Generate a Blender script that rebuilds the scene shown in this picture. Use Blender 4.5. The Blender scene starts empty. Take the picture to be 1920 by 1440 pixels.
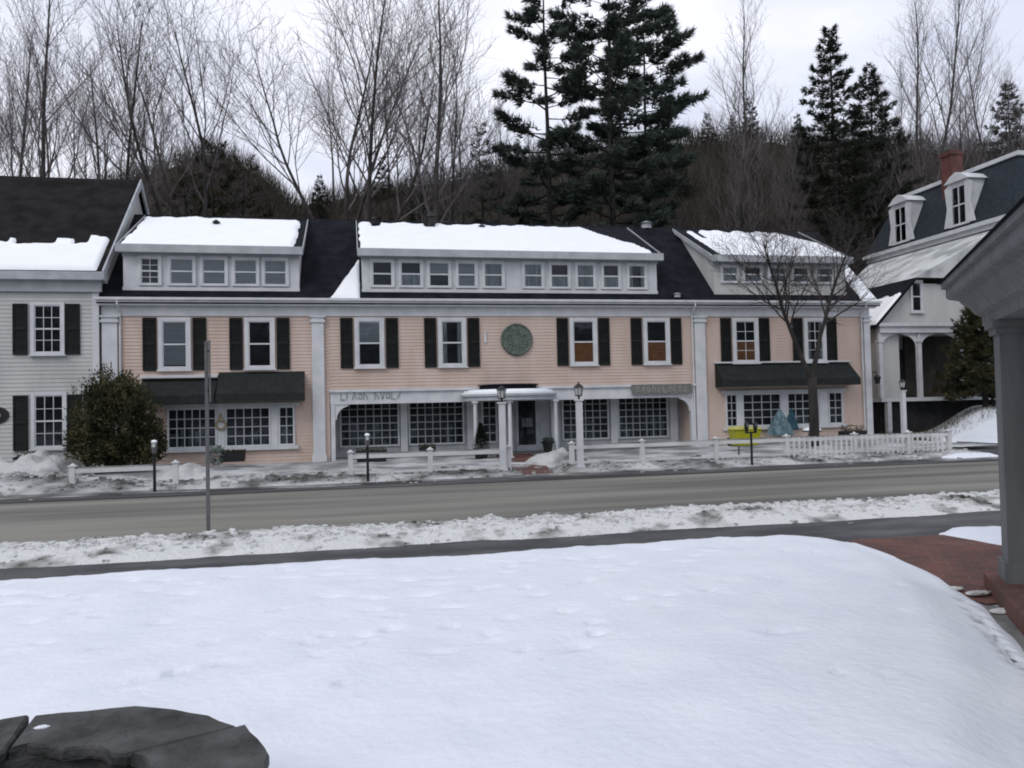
import bpy, math, random
from mathutils import Vector, Matrix, noise
R = math.radians
# ------------------------------------------------------------------ camera, sky, sun, exposure
scn = bpy.context.scene
col = scn.collection
cam_d = bpy.data.cameras.new("camera"); cam = bpy.data.objects.new("camera", cam_d); col.objects.link(cam)
cam_d.sensor_width = 36.0; cam_d.lens = 36.0 * 1450 / 1920
cam_d.clip_start = 0.05; cam_d.clip_end = 2000
cam.matrix_world = Matrix.Translation((0, -27.2, 1.8)) @ Matrix.Rotation(R(-11.6), 4, 'Z') @ Matrix.Rotation(R(91.58), 4, 'X') @ Matrix.Rotation(R(-1.3), 4, 'Z')
scn.camera = cam
scn.view_settings.view_transform = 'Standard'; scn.view_settings.look = 'None'
scn.view_settings.exposure = 0.2; scn.view_settings.gamma = 1.0
scn.cycles.use_denoising = True; scn.cycles.filter_width = 1.9
scn.cycles.max_bounces = 6; scn.cycles.transparent_max_bounces = 8
SUN_EL, SUN_AZ = 42, -135          # degrees; azimuth from +Y towards +X (behind the viewer, to the left)
w = bpy.data.worlds.new("World"); scn.world = w; w.use_nodes = True
nt = w.node_tree; N = nt.nodes; L = nt.links; N.clear()
out = N.new('ShaderNodeOutputWorld'); bg = N.new('ShaderNodeBackground'); bg.inputs[1].default_value = 0.1
sky = N.new('ShaderNodeTexSky'); sky.sky_type = 'NISHITA'; sky.sun_disc = False
sky.sun_elevation = R(SUN_EL); sky.sun_rotation = R(SUN_AZ)
tc = N.new('ShaderNodeTexCoord'); mp = N.new('ShaderNodeMapping'); mp.inputs['Scale'].default_value = (1.0, 1.0, 2.4)
mp.inputs['Location'].default_value = (0.35, 0.1, 0.2)
nz = N.new('ShaderNodeTexNoise'); nz.inputs['Scale'].default_value = 2.3; nz.inputs['Detail'].default_value = 6; nz.inputs['Roughness'].default_value = 0.5
rp = N.new('ShaderNodeValToRGB'); rp.color_ramp.elements[0].position = 0.36; rp.color_ramp.elements[1].position = 0.62
rp.color_ramp.elements[0].color = (6.6, 6.9, 8.4, 1); rp.color_ramp.elements[1].color = (10.0, 10.1, 10.9, 1)
mx = N.new('ShaderNodeMixRGB'); mx.inputs[0].default_value = 0.86
L.new(tc.outputs['Generated'], mp.inputs[0]); L.new(mp.outputs[0], nz.inputs[0]); L.new(nz.outputs[0], rp.inputs[0])
L.new(sky.outputs[0], mx.inputs[1]); L.new(rp.outputs[0], mx.inputs[2]); L.new(mx.outputs[0], bg.inputs[0]); L.new(bg.outputs[0], out.inputs[0])
sd = bpy.data.lights.new("sun", 'SUN'); sd.energy = 0.8; sd.angle = R(25); sd.color = (1, .96, .9)
sun = bpy.data.objects.new("sun", sd); col.objects.link(sun)
sdir = Vector((math.sin(R(SUN_AZ)) * math.cos(R(SUN_EL)), math.cos(R(SUN_AZ)) * math.cos(R(SUN_EL)), math.sin(R(SUN_EL))))
sun.rotation_euler = sdir.to_track_quat('Z', 'Y').to_euler()

# ------------------------------------------------------------------ materials
def mat(name, c1, c2=None, scale=3.0, rough=.8, bump=0.0, bscale=30.0, stretch=(1, 1, 1), spec=.3, lo=.35, hi=.65, detail=5, lap=0.0, bdist=.02):
    m = bpy.data.materials.new(name); m.use_nodes = True
    t = m.node_tree; n = t.nodes; l = t.links
    b = n['Principled BSDF']; b.inputs['Roughness'].default_value = rough
    b.inputs['Specular IOR Level'].default_value = spec
    co = n.new('ShaderNodeTexCoord'); mpn = n.new('ShaderNodeMapping'); mpn.inputs['Scale'].default_value = stretch
    l.new(co.outputs['Object'], mpn.inputs[0])
    b.inputs['Base Color'].default_value = (*c1, 1)
    if c2:
        z = n.new('ShaderNodeTexNoise'); z.inputs['Scale'].default_value = scale; z.inputs['Detail'].default_value = detail
        r = n.new('ShaderNodeValToRGB'); r.color_ramp.elements[0].position = lo; r.color_ramp.elements[1].position = hi
        r.color_ramp.elements[0].color = (*c1, 1); r.color_ramp.elements[1].color = (*c2, 1)
        l.new(mpn.outputs[0], z.inputs[0]); l.new(z.outputs[0], r.inputs[0]); l.new(r.outputs[0], b.inputs['Base Color'])
    if bump:
        z2 = n.new('ShaderNodeTexNoise'); z2.inputs['Scale'].default_value = bscale; z2.inputs['Detail'].default_value = 6
        l.new(mpn.outputs[0], z2.inputs[0])
        bm = n.new('ShaderNodeBump'); bm.inputs['Strength'].default_value = bump; bm.inputs['Distance'].default_value = bdist
        l.new(z2.outputs[0], bm.inputs['Height']); l.new(bm.outputs[0], b.inputs['Normal'])
    if lap:                              # horizontal clapboards, one every `lap` metres
        sx = n.new('ShaderNodeSeparateXYZ'); l.new(co.outputs['Object'], sx.inputs[0])
        dv = n.new('ShaderNodeMath'); dv.operation = 'DIVIDE'; dv.inputs[1].default_value = lap; l.new(sx.outputs[2], dv.inputs[0])
        fr = n.new('ShaderNodeMath'); fr.operation = 'FRACT'; l.new(dv.outputs[0], fr.inputs[0])
        sb = n.new('ShaderNodeMath'); sb.operation = 'SUBTRACT'; sb.inputs[0].default_value = 1; l.new(fr.outputs[0], sb.inputs[1])
        bm = n.new('ShaderNodeBump'); bm.inputs['Strength'].default_value = .8; bm.inputs['Distance'].default_value = .02
        l.new(sb.outputs[0], bm.inputs['Height']); l.new(bm.outputs[0], b.inputs['Normal'])
    return m

def brick_mat(name, c1, c2, mo, sx=1.0, flat=False):
    m = bpy.data.materials.new(name); m.use_nodes = True
    t = m.node_tree; n = t.nodes; l = t.links; b = n['Principled BSDF']; b.inputs['Roughness'].default_value = .8
    co = n.new('ShaderNodeTexCoord'); mpn = n.new('ShaderNodeMapping')
    if not flat: mpn.inputs['Rotation'].default_value = (R(90), 0, 0)
    else: mpn.inputs['Rotation'].default_value = (0, 0, R(33))
    br = n.new('ShaderNodeTexBrick'); br.inputs['Scale'].default_value = 1.0 / sx
    br.inputs['Brick Width'].default_value = .22; br.inputs['Row Height'].default_value = .085 if not flat else .11; br.inputs['Mortar Size'].default_value = .008
    br.inputs['Color1'].default_value = (*c1, 1); br.inputs['Color2'].default_value = (*c2, 1); br.inputs['Mortar'].default_value = (*mo, 1)
    z = n.new('ShaderNodeTexNoise'); z.inputs['Scale'].default_value = 1.6; z.inputs['Detail'].default_value = 5
    r = n.new('ShaderNodeValToRGB'); r.color_ramp.elements[0].position = .35; r.color_ramp.elements[1].position = .7
    r.color_ramp.elements[0].color = (.6, .6, .6, 1); r.color_ramp.elements[1].color = (1.15, 1.1, 1.1, 1)
    mm = n.new('ShaderNodeMixRGB'); mm.blend_type = 'MULTIPLY'; mm.inputs[0].default_value = 1
    l.new(co.outputs['Object'], mpn.inputs[0]); l.new(mpn.outputs[0], br.inputs[0]); l.new(co.outputs['Object'], z.inputs[0]); l.new(z.outputs[0], r.inputs[0])
    l.new(br.outputs[0], mm.inputs[1]); l.new(r.outputs[0], mm.inputs[2]); l.new(mm.outputs[0], b.inputs['Base Color'])
    return m

def glass_mat(name, tint=(.9, .93, .95), rough=.03):
    m = bpy.data.materials.new(name); m.use_nodes = True
    t = m.node_tree; n = t.nodes; l = t.links; n.clear()
    o = n.new('ShaderNodeOutputMaterial'); mxs = n.new('ShaderNodeMixShader'); tr = n.new('ShaderNodeBsdfTransparent'); gl = n.new('ShaderNodeBsdfGlossy')
    tr.inputs[0].default_value = (*tint, 1); gl.inputs['Roughness'].default_value = rough
    gl.inputs[0].default_value = (.8, .83, .87, 1)
    fz = n.new('ShaderNodeFresnel'); fz.inputs[0].default_value = 1.28
    co = n.new('ShaderNodeTexCoord'); z = n.new('ShaderNodeTexNoise'); z.inputs['Scale'].default_value = 1.2
    bm = n.new('ShaderNodeBump'); bm.inputs['Strength'].default_value = .15; bm.inputs['Distance'].default_value = .05
    l.new(co.outputs['Object'], z.inputs[0]); l.new(z.outputs[0], bm.inputs['Height']); l.new(bm.outputs[0], gl.inputs['Normal'])
    l.new(fz.outputs[0], mxs.inputs[0]); l.new(tr.outputs[0], mxs.inputs[1]); l.new(gl.outputs[0], mxs.inputs[2]); l.new(mxs.outputs[0], o.inputs[0])
    return m

M = {}
M['pink'] = mat('pink_siding', (.50, .39, .325), (.57, .46, .40), 1.5, .75, stretch=(1.1, 1, .35), detail=7)
M['white_siding'] = mat('white_siding', (.41, .42, .405), (.51, .515, .50), 1.2, .75, stretch=(1, 1, .35), detail=7)
M['trim'] = mat('white_trim', (.50, .52, .54), (.60, .61, .62), 2.5, .6)
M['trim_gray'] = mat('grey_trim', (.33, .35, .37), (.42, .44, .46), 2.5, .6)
M['roof'] = mat('dark_shingles', (.006, .007, .011), (.014, .015, .021), 2.5, .9, spec=.12, bump=.5, bscale=40)
M['roof_brown'] = mat('brown_shingles', (.007, .0065, .007), (.018, .017, .017), 2, .9, spec=.12, bump=.5, bscale=40)
M['mansard'] = mat('slate_green_shingles', (.012, .018, .025), (.022, .031, .041), 6, .8, bump=.5, bscale=25)
M['shutter'] = mat('dark_green_shutter', (.007, .009, .009), (.014, .016, .015), 6, .6, spec=.15)
M['awning'] = mat('black_green_canvas', (.008, .012, .012), (.016, .02, .019), 5, .8, bump=.3, bscale=12)
M['snow'] = mat('snow', (.68, .72, .78), (.74, .77, .82), 2, .55, bump=.4, bscale=14, spec=.3, bdist=.03)
M['roof_snow'] = mat('roof_snow', (.86, .89, .92), (.9, .92, .94), 2, .6, bump=.3, bscale=6)
M['glass'] = glass_mat('window_glass')
M['dark_room'] = mat('dark_interior', (.012, .013, .015), (.03, .03, .033), 2.2, .9)  # near-black colour stands for unlit depth behind glass and under the porch
M['blind'] = mat('grey_blind', (.2, .21, .21), (.28, .28, .28), 2, .8, stretch=(.3, 1, 14))
M['curtain'] = mat('grey_curtain', (.13, .14, .14), (.30, .31, .30), 3, .9, stretch=(9, 1, .6))
M['goods'] = mat('shop_goods', (.02, .03, .03), (.10, .12, .115), 3, .9)
M['wood_orange'] = mat('orange_wood', (.20, .075, .028), (.32, .13, .05), 7, .6, stretch=(1, 1, 4))
M['bark'] = mat('grey_bark', (.028, .025, .024), (.07, .063, .06), 5, .95, bump=.6, bscale=18, stretch=(1, 1, .3))
M['bark_dark'] = mat('dark_bark', (.02, .018, .017), (.04, .036, .033), 5, .95, bump=.6, bscale=18, stretch=(1, 1, .3))
M['twig'] = mat('grey_twigs', (.095, .084, .084), (.165, .15, .15), 1.2, .95)
M['twig_dark'] = mat('dark_twigs', (.03, .026, .024), (.055, .048, .044), 1.2, .95)
M['needle'] = mat('pine_needles', (.03, .047, .038), (.078, .10, .082), .8, .8)
M['needle2'] = mat('spruce_needles', (.012, .018, .012), (.032, .04, .024), .8, .8)
M['yew'] = mat('yew_leaves', (.018, .021, .008), (.10, .09, .038), 2.0, .8, lo=.42, hi=.68)
M['asphalt'] = mat('salted_road', (.10, .098, .088), (.215, .21, .182), .8, .75, bump=.3, bscale=60, stretch=(.10, 1, 1), lo=.38, hi=.6, detail=8)
M['wet'] = mat('wet_pavement', (.022, .023, .025), (.10, .10, .10), 1.6, .5, bump=.4, bscale=40, spec=.4, stretch=(.5, 1.3, 1), detail=9, lo=.4, hi=.72)
M['slush'] = mat('dirty_slush', (.10, .10, .098), (.30, .305, .30), 1.1, .8, bump=.6, bscale=14, lo=.38, hi=.66, detail=8, bdist=.05)
M['bank_far'] = mat('grey_plowed_snow', (.09, .09, .085), (.46, .465, .46), 1.0, .8, bump=.9, bscale=9, lo=.36, hi=.58, detail=9, bdist=.06)
M['bank'] = mat('plowed_snow', (.07, .068, .055), (.62, .63, .62), 1.5, .75, bump=1, bscale=14, lo=.30, hi=.47, detail=9, bdist=.06)
M['hill'] = mat('leaf_litter', (.016, .014, .010), (.04, .034, .026), .35, .95, bump=.6, bscale=4, detail=9)
M['brick'] = brick_mat('red_brick_paving', (.15, .05, .034), (.09, .035, .027), (.12, .085, .07), flat=True)
M['chimney'] = brick_mat('chimney_brick', (.13, .035, .026), (.09, .028, .022), (.12, .08, .07))
M['metal'] = mat('grey_metal', (.09, .09, .095), (.13, .13, .135), 6, .5)
M['black'] = mat('black_iron', (.01, .01, .011), (.018, .018, .019), 8, .45)
M['yellow'] = mat('yellow_plastic', (.30, .31, .012), (.40, .39, .02), 4, .45)
M['blue'] = mat('pale_blue_cloth', (.05, .10, .125), (.17, .24, .27), 7, .8)
M['fence'] = mat('weathered_white_fence', (.50, .51, .51), (.62, .63, .625), 1.6, .8)
M['stone'] = mat('slate_stone', (.018, .02, .018), (.095, .095, .095), 5, .75, bump=1, bscale=9, bdist=.05, detail=9, lo=.3, hi=.75)
M['soil'] = mat('mossy_soil', (.008, .008, .005), (.03, .033, .012), 6, .95, bump=1, bscale=20, bdist=.04)
M['post'] = mat('grey_painted_wood', (.10, .105, .106), (.14, .146, .147), 3, .6, stretch=(3, 3, .4), bump=.15, bscale=9)
M['frost'] = mat('frosted_lamp_glass', (.5, .52, .5), None, rough=.3)
M['plaque'] = mat('green_plaque', (.07, .095, .08), (.14, .17, .145), 9, .6, bump=.8, bscale=20)
M['sign_gray'] = mat('grey_sign_board', (.13, .13, .12), (.19, .19, .18), 9, .7)
M['tan'] = mat('straw', (.22, .18, .11), (.32, .28, .2), 20, .9)

# ------------------------------------------------------------------ mesh helpers
class MB:
    def __init__(s): s.v = []; s.f = []
    def add(s, vs, fs):
        o = len(s.v); s.v += [tuple(q) for q in vs]; s.f += [tuple(i + o for i in f) for f in fs]; return s
    def box(s, x0, x1, y0, y1, z0, z1):
        x0, x1 = sorted((x0, x1)); y0, y1 = sorted((y0, y1)); z0, z1 = sorted((z0, z1))
        return s.add([(x0, y0, z0), (x1, y0, z0), (x1, y1, z0), (x0, y1, z0), (x0, y0, z1), (x1, y0, z1), (x1, y1, z1), (x0, y1, z1)],
                     [(0, 3, 2, 1), (4, 5, 6, 7), (0, 1, 5, 4), (1, 2, 6, 5), (2, 3, 7, 6), (3, 0, 4, 7)])
    def obox(s, c, u, v, hu, hv, z0, z1):          # box on horizontal axes u, v about c
        P = [(c[0] + a * hu * u[0] + b * hv * v[0], c[1] + a * hu * u[1] + b * hv * v[1]) for a, b in ((-1, -1), (1, -1), (1, 1), (-1, 1))]
        return s.add([(p[0], p[1], z0) for p in P] + [(p[0], p[1], z1) for p in P],
                     [(0, 3, 2, 1), (4, 5, 6, 7), (0, 1, 5, 4), (1, 2, 6, 5), (2, 3, 7, 6), (3, 0, 4, 7)])
    def extrude(s, prof, vec):                     # closed polygon prof (3-D points) swept by vec
        n = len(prof); v = Vector(vec); a = [Vector(p) for p in prof]
        return s.add(a + [p + v for p in a], [tuple(range(n - 1, -1, -1)), tuple(range(n, 2 * n))] + [(i, (i + 1) % n, n + (i + 1) % n, n + i) for i in range(n)])
    def cone(s, c, r0, r1, h, k=16, sq=1.0):
        vs = [(c[0] + r0 * math.cos(t * 2 * math.pi / k), c[1] + r0 * sq * math.sin(t * 2 * math.pi / k), c[2]) for t in range(k)]
        vs += [(c[0] + r1 * math.cos(t * 2 * math.pi / k), c[1] + r1 * sq * math.sin(t * 2 * math.pi / k), c[2] + h) for t in range(k)]
        return s.add(vs, [tuple(range(k - 1, -1, -1)), tuple(range(k, 2 * k))] + [(i, (i + 1) % k, k + (i + 1) % k, k + i) for i in range(k)])
    def tube(s, pts, rs, k=5):
        o = len(s.v); n = len(pts)
        for i, p in enumerate(pts):
            d = (pts[min(i + 1, n - 1)] - pts[max(i - 1, 0)]); d.normalize()
            a = d.cross(Vector((.13, .97, .21))); 
            if a.length < .05: a = d.cross(Vector((1, 0, 0)))
            a.normalize(); b = d.cross(a)
            for t in range(k):
                g = t * 2 * math.pi / k; q = p + (a * math.cos(g) + b * math.sin(g)) * rs[i]; s.v.append((q.x, q.y, q.z))
        for i in range(n - 1):
            for t in range(k):
                s.f.append((o + i * k + t, o + i * k + (t + 1) % k, o + (i + 1) * k + (t + 1) % k, o + (i + 1) * k + t))
        s.f.append(tuple(o + (n - 1) * k + t for t in range(k)))
    def ball(s, c, rx, ry, rz, k=10, m=7, jit=0, seed=0):
        rr = random.Random(seed); vs = []; fs = []
        for i in range(m + 1):
            ph = math.pi * i / m
            for t in range(k):
                g = 2 * math.pi * t / k; j = 1 + jit * (rr.random() - .5)
                vs.append((c[0] + rx * j * math.sin(ph) * math.cos(g), c[1] + ry * j * math.sin(ph) * math.sin(g), c[2] + rz * j * math.cos(ph)))
        for i in range(m):
            for t in range(k): fs.append((i * k + t, (i + 1) * k + t, (i + 1) * k + (t + 1) % k, i * k + (t + 1) % k))
        return s.add(vs, fs)

def tag(o, label=None, cat=None, group=None, kind=None):
    if label: o['label'] = label
    if cat: o['category'] = cat
    if group: o['group'] = group
    if kind: o['kind'] = kind
    return o
ROOTLOC = {}
def root(name, loc, label, cat, group=None):
    o = bpy.data.objects.new(name, None); o.location = loc; o.empty_display_size = .2; col.objects.link(o)
    return tag(o, label, cat, group)
def top_loc(p):
    while p.parent: p = p.parent
    return p.location
def put(name, mb, m, parent=None, label=None, smooth=False, origin=None):
    me = bpy.data.meshes.new(name)
    off = Vector(origin) if origin else (top_loc(parent) if parent else Vector((0, 0, 0)))
    me.from_pydata([(v[0] - off[0], v[1] - off[1], v[2] - off[2]) for v in mb.v], [], mb.f); me.update()
    if smooth:
        me.polygons.foreach_set('use_smooth', [True] * len(me.polygons))
    me.materials.append(M[m] if isinstance(m, str) else m)
    o = bpy.data.objects.new(name, me); col.objects.link(o)
    if parent: o.parent = parent
    elif origin: o.location = origin
    if label: o['label'] = label
    return o
def dup(r, loc, rz=0, sc=1, label=None, group=None):
    c = r.copy(); col.objects.link(c); c.location = loc; c.rotation_euler = (0, 0, rz); c.scale = (sc, sc, sc)
    if label: c['label'] = label
    if group: c['group'] = group
    for ch in r.children:
        d = ch.copy(); col.objects.link(d); d.parent = c
        for g in ch.children:
            e = g.copy(); col.objects.link(e); e.parent = d
    return c
def sm(a): a = max(0., min(1., a)); return a * a * (3 - 2 * a)
def nz3(x, y, z=0., s=1.): return noise.noise(Vector((x * s, y * s, z)))
def fbm(x, y, s, seed=0., o=4): return noise.fractal(Vector((x * s, y * s, seed)), .8, 2.0, o)
def grid(xs, ys, h):
    mb = MB(); nx = len(xs)
    for y in ys:
        for x in xs: mb.v.append((x, y, h(x, y)))
    for j in range(len(ys) - 1):
        for i in range(nx - 1): mb.f.append((j * nx + i, j * nx + i + 1, (j + 1) * nx + i + 1, (j + 1) * nx + i))
    return mb
def rng(a, b, st):
    n = max(1, int(round((b - a) / st))); return [a + (b - a) * i / n for i in range(n + 1)]

# ------------------------------------------------------------------ ground and terrain
def mound(x, y): return 1.15 * sm((x - 22.6 - max(0, y) * .7) / 3.2) * sm((y + 6.5) / 7.5)
CR = [(-60, 13.0), (-29, 21.0), (-22, 21.8), (-16, 23.6), (-12, 25.6), (-8, 23.6), (-4.5, 20.9), (0, 22.0), (5, 23.0), (11, 24.2), (17, 25.6), (26, 27.2), (33, 28.3), (42, 28.8), (55, 29), (75, 29), (120, 27)]
def crest(X):
    for (a, za), (b, zb) in zip(CR, CR[1:]):
        if X <= b: return za + (zb - za) * max(0, (X - a)) / (b - a)
    return CR[-1][1]
def hill(x, y):
    t = (y - 9) / 36.
    xe = x * 72.2 / max(20., (y + 27.2))        # follow the same crest outline out along the slope
    return max(-.3, (crest(xe) - 1.0) * sm(t) * 1.0 + fbm(x, y, .12, 3) * .7 * min(1, max(0, t * 3)) - .15 + (mound(x, y) if y < 20 else 0) * max(0, 1 - t * 2))
g = grid(rng(-300, -30, 30) + rng(-28, 60, 1.0) + rng(70, 400, 30), rng(-200, -32, 20) + rng(-30, 12, 1.0),
         lambda x, y: -.03 + mound(x, y) + (.04 * fbm(x, y, .6, 1) if abs(x) < 60 else 0) * (1 if y > -7 else .15) - (.6 if y >= 12 else 0))
tag(put('ground', g, 'slush', smooth=True), kind='structure')
g = grid(rng(-140, -40, 8) + rng(-38, 75, 1.6) + rng(80, 200, 10), rng(9, 62, 1.5) + [70, 90, 130, 200], lambda x, y: hill(x, min(y, 60)) if y < 70 else hill(x, 60) - (y - 60) * .12)
tag(put('hillside', g, 'hill', smooth=True), kind='structure')
# road, with the packed wet gutter each side, and the near footway
g = grid(rng(-90, 120, 3), rng(-15.4, -8.6, .4), lambda x, y: .006 + .03 * (1 - ((y + 12) / 3.5) ** 2))
tag(put('road', g, 'asphalt', smooth=True), kind='structure')
g = MB().add([(-90, -9.5, .0335), (120, -9.5, .0335), (120, -7.6, .02), (-90, -7.6, .02)], [(0, 1, 2, 3)])
gm = mat('wet_gutter', (.022, .022, .023), (.10, .10, .10), .9, .55, stretch=(.3, 1.6, 1), detail=9, lo=.4, hi=.68, bump=.3, bscale=30)
tag(put('road_gutter', g, gm), kind='structure')
def streaks():
    mb = MB(); rr = random.Random(4)
    for i in range(26):
        x = rr.uniform(-14, 24); y = rr.choice((-8.75, -8.6, -8.2, -9.0)) + rr.uniform(-.12, .12); ln = rr.uniform(.5, 3.2); wd = rr.uniform(.04, .13); n = 12
        o = len(mb.v)
        for k in range(n + 1):
            t = k / n; e = math.sin(math.pi * t) ** .6 * wd * (1 + .6 * nz3(x + t * ln, y, i, 3)); cy = y + .1 * nz3(x + t * ln, 7, i, .8)
            for q, (dy, dz) in enumerate(((-e, 0), (-e * .5, .02), (e * .5, .025), (e, 0))): mb.v.append((x + t * ln, cy + dy, .032 + dz))
        for k in range(n):
            for q in range(3): mb.f.append((o + k * 4 + q, o + (k + 1) * 4 + q, o + (k + 1) * 4 + q + 1, o + k * 4 + q + 1))
    return mb
tag(put('gutter_snow', streaks(), 'slush', smooth=True), 'thin streaks of dirty snow along the far gutter', 'snow', kind='stuff')
g = MB().add([(-90, -18.7, .022), (120, -18.7, .022), (120, -16.6, .022), (-90, -16.6, .022)], [(0, 1, 2, 3)])
tag(put('footway', g, 'wet'), kind='structure')
g = grid(rng(0, 1, .06), rng(0, 1, .06), lambda x, y: 0)
dr = MB()
A, B, Cc, D = (19.4, -5.0), (22.3, -1.9), (22.6, -4.6), (17.9, -8.8)
for v in g.v:
    s, t = v[0], v[1]
    x = (A[0] * (1 - s) + D[0] * s) * (1 - t) + (B[0] * (1 - s) + Cc[0] * s) * t; y = (A[1] * (1 - s) + D[1] * s) * (1 - t) + (B[1] * (1 - s) + Cc[1] * s) * t
    dr.v.append((x, y, mound(x, y) + .06))
dr.f = g.f
tag(put('driveway', dr, 'wet', smooth=True), kind='structure')
def slope_snow(x, y):
    e = min((x - 22.2 - max(0, y) * .7 - max(0, -3.5 - y) * 1.2) / .5 + .5 * nz3(x, y, 0, .8), (y + 8.6) / .4 + .4 * nz3(x, y, 1, 1)); return mound(x, y) + (.16 * sm(e) if e > 0 else -.1) + .03 * nz3(x, y, 4, 1.5)
tag(put('snow_slope', grid(rng(19.8, 42, .2), rng(-9.2, 9, .2), slope_snow), 'snow', smooth=True), kind='structure')

hb = MB(); KH = 60
for q_, (rad, hf) in enumerate(((95, 0), (150, 1), (260, 1.25))):
    for t in range(KH + 1):
        az = R(95 + 170 * t / KH); hh = (26 + 9 * nz3(t * .21, q_ * 3, 1)) * sm(min(t, KH - t) / 5) * hf; hb.v.append((rad * math.sin(az), -27 + rad * math.cos(az), hh - .5))
for q_ in range(2):
    for t in range(KH): hb.f.append((q_ * (KH + 1) + t, (q_ + 1) * (KH + 1) + t, (q_ + 1) * (KH + 1) + t + 1, q_ * (KH + 1) + t + 1))
tag(put('unseen_reflection_hills', hb, 'hill', smooth=True), kind='structure')  # unseen hill ring behind the camera, added to darken the window reflections
# near lawn: deep clean snow with old footprints, sharp edge by the footway, sloping edge on the right
EDGE = [(-18.25, 5.55), (-18.7, 5.95), (-19.5, 5.85), (-20.5, 5.55), (-21.5, 5.02), (-23, 4.12), (-24, 3.15), (-25.5, 2.2), (-30, .5)]
def edge_x(y):
    for (ya, xa), (yb, xb) in zip(EDGE, EDGE[1:]):
        if y >= yb: return xa + (xb - xa) * max(0, ya - y) / (ya - yb)
    return EDGE[-1][1]
FP = []
def ground_px(px, py, z=.1):              # where a mark seen in the picture lies on the ground
    d = cam.matrix_world.to_3x3() @ Vector(((px - 960) / 1450, (720 - py) / 1450, -1)); t = (z - 1.8) / d.z; return d.x * t, -27.2 + d.y * t
for px, py, l_, w_ in [(790, 1118, .32, .1), (840, 1140, .3, .07), (950, 1162, .14, .08), (1060, 1150, .16, .08), (845, 1175, .14, .07), (735, 1182, .14, .07), (680, 1195, .15, .08), (612, 1197, .12, .06), (590, 1235, .14, .06), (500, 1200, .12, .06),
                       (420, 1253, .26, .05), (235, 1293, .26, .045), (390, 1212, .12, .06), (170, 1225, .12, .06), (80, 1212, .14, .06), (60, 1172, .16, .08), (40, 1228, .12, .05), (1180, 1130, .15, .07), (1250, 1122, .16, .07), (1330, 1112, .13, .07),
                       (1370, 1095, .22, .07), (1430, 1088, .13, .06), (1570, 1270, .07, .05), (1665, 1275, .06, .045), (1597, 1140, .06, .045), (1120, 1195, .1, .05), (980, 1225, .08, .05), (700, 1150, .2, .06), (620, 1125, .2, .07), (520, 1150, .16, .06), (300, 1175, .15, .07),
                       (330, 1270, .1, .05), (640, 1290, .07, .045), (1300, 1220, .07, .04), (1010, 1120, .2, .06), (1100, 1095, .22, .06), (900, 1105, .2, .07), (760, 1090, .18, .07), (1690, 1150, .08, .05)]:
    FP.append((*ground_px(px, py), l_, w_, random.Random(px).uniform(-.3, .5)))
rx_ = random.Random(31)
for i in range(110): FP.append((rx_.uniform(-7, 5), rx_.uniform(-22.2, -18.5) if i % 3 else rx_.uniform(-19.6, -18.4), rx_.uniform(.08, .28), rx_.uniform(.04, .08), rx_.uniform(-.6, .6)))
TR = [(*ground_px(px, py, .0), .10, .055, .9) for px, py in [(1812, 1132), (1826, 1150), (1838, 1164), (1847, 1174), (1857, 1190), (1868, 1203), (1880, 1216), (1895, 1232), (1908, 1248)]]
cells = {}
for f in FP + TR:
    for a in range(-1, 2):
        for b in range(-1, 2): cells.setdefault((int(f[0] // .5) + a, int(f[1] // .5) + b), []).append(f)
def lawn_h(x, y):
    ex = edge_x(y) + .06 * nz3(x, y, 2, 1.1)
    top = .13 + .035 * fbm(x, y, .35, 9, 3) + .008 * fbm(x, y, 2.5, 4, 3)
    far = -18.22 + .09 * nz3(x, 5, 1, 1.3) + .06 * nz3(x, 5, 4, 4)
    h = top * sm((far - y) / .16)
    h = min(h, top * (.25 + .75 * sm((ex - x) / .55)) if x < ex else max(-.05, top * .25 - (x - ex) * .35))
    for (fx, fy, l_, w_, a) in cells.get((int(x // .5), int(y // .5)), ()):
        dx, dy = x - fx, y - fy; u = dx * math.cos(a) + dy * math.sin(a); v = -dx * math.sin(a) + dy * math.cos(a)
        q = (u / (l_ * .5)) ** 2 + (v / (w_ * (.55 if l_ != .10 else .9))) ** 2
        if q < 4: h -= (.075 if l_ != .10 else .22) * math.exp(-q * 1.6)
    return h
LX = rng(-40, -6, 1.) + rng(-5.96, 6.6, .045); LY = rng(-45, -28, 1.) + rng(-27.9, -25, .12) + rng(-24.9, -21, .06) + rng(-20.96, -18.0, .045)
lm = grid(LX, LY, lawn_h)
tag(put('snow_lawn', lm, 'snow', smooth=True), kind='structure')
lm.v and None
# brick path to the pavilion and the snow wedge beyond it
a_ = Vector((math.sin(R(33.6)), math.cos(R(33.6)), 0)); n_ = Vector((-a_.y, a_.x, 0))
Pc = Vector((5.68, -21.30, 0))
bp = MB().add([(6.0, -18.55, .03), (7.35, -18.6, .03), (7.45, -19.6, .03), (6.9, -21.2, .0), (5.35, -21.4, -.018), (5.2, -20.3, .03)], [(0, 5, 4, 3, 2, 1)])
bp.f = [(0, 1, 2, 3, 4, 5)]
bp.f = [tuple(reversed(bp.f[0]))]
tag(put('brick_path', bp, 'brick'), kind='structure')
sw = grid(rng(6.9, 30, .12), rng(-24, -18.2, .12), lambda x, y: (.10 + .03 * fbm(x, y, 1, 2)) * sm((x - 7.15 + (y + 18.8) * .12 - .1 * nz3(x, y, 1, 2)) / .4) * sm((-18.4 - y) / .25 + .2) - .01)
tag(put('snow_verge', sw, 'snow', smooth=True), kind='structure')

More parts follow.
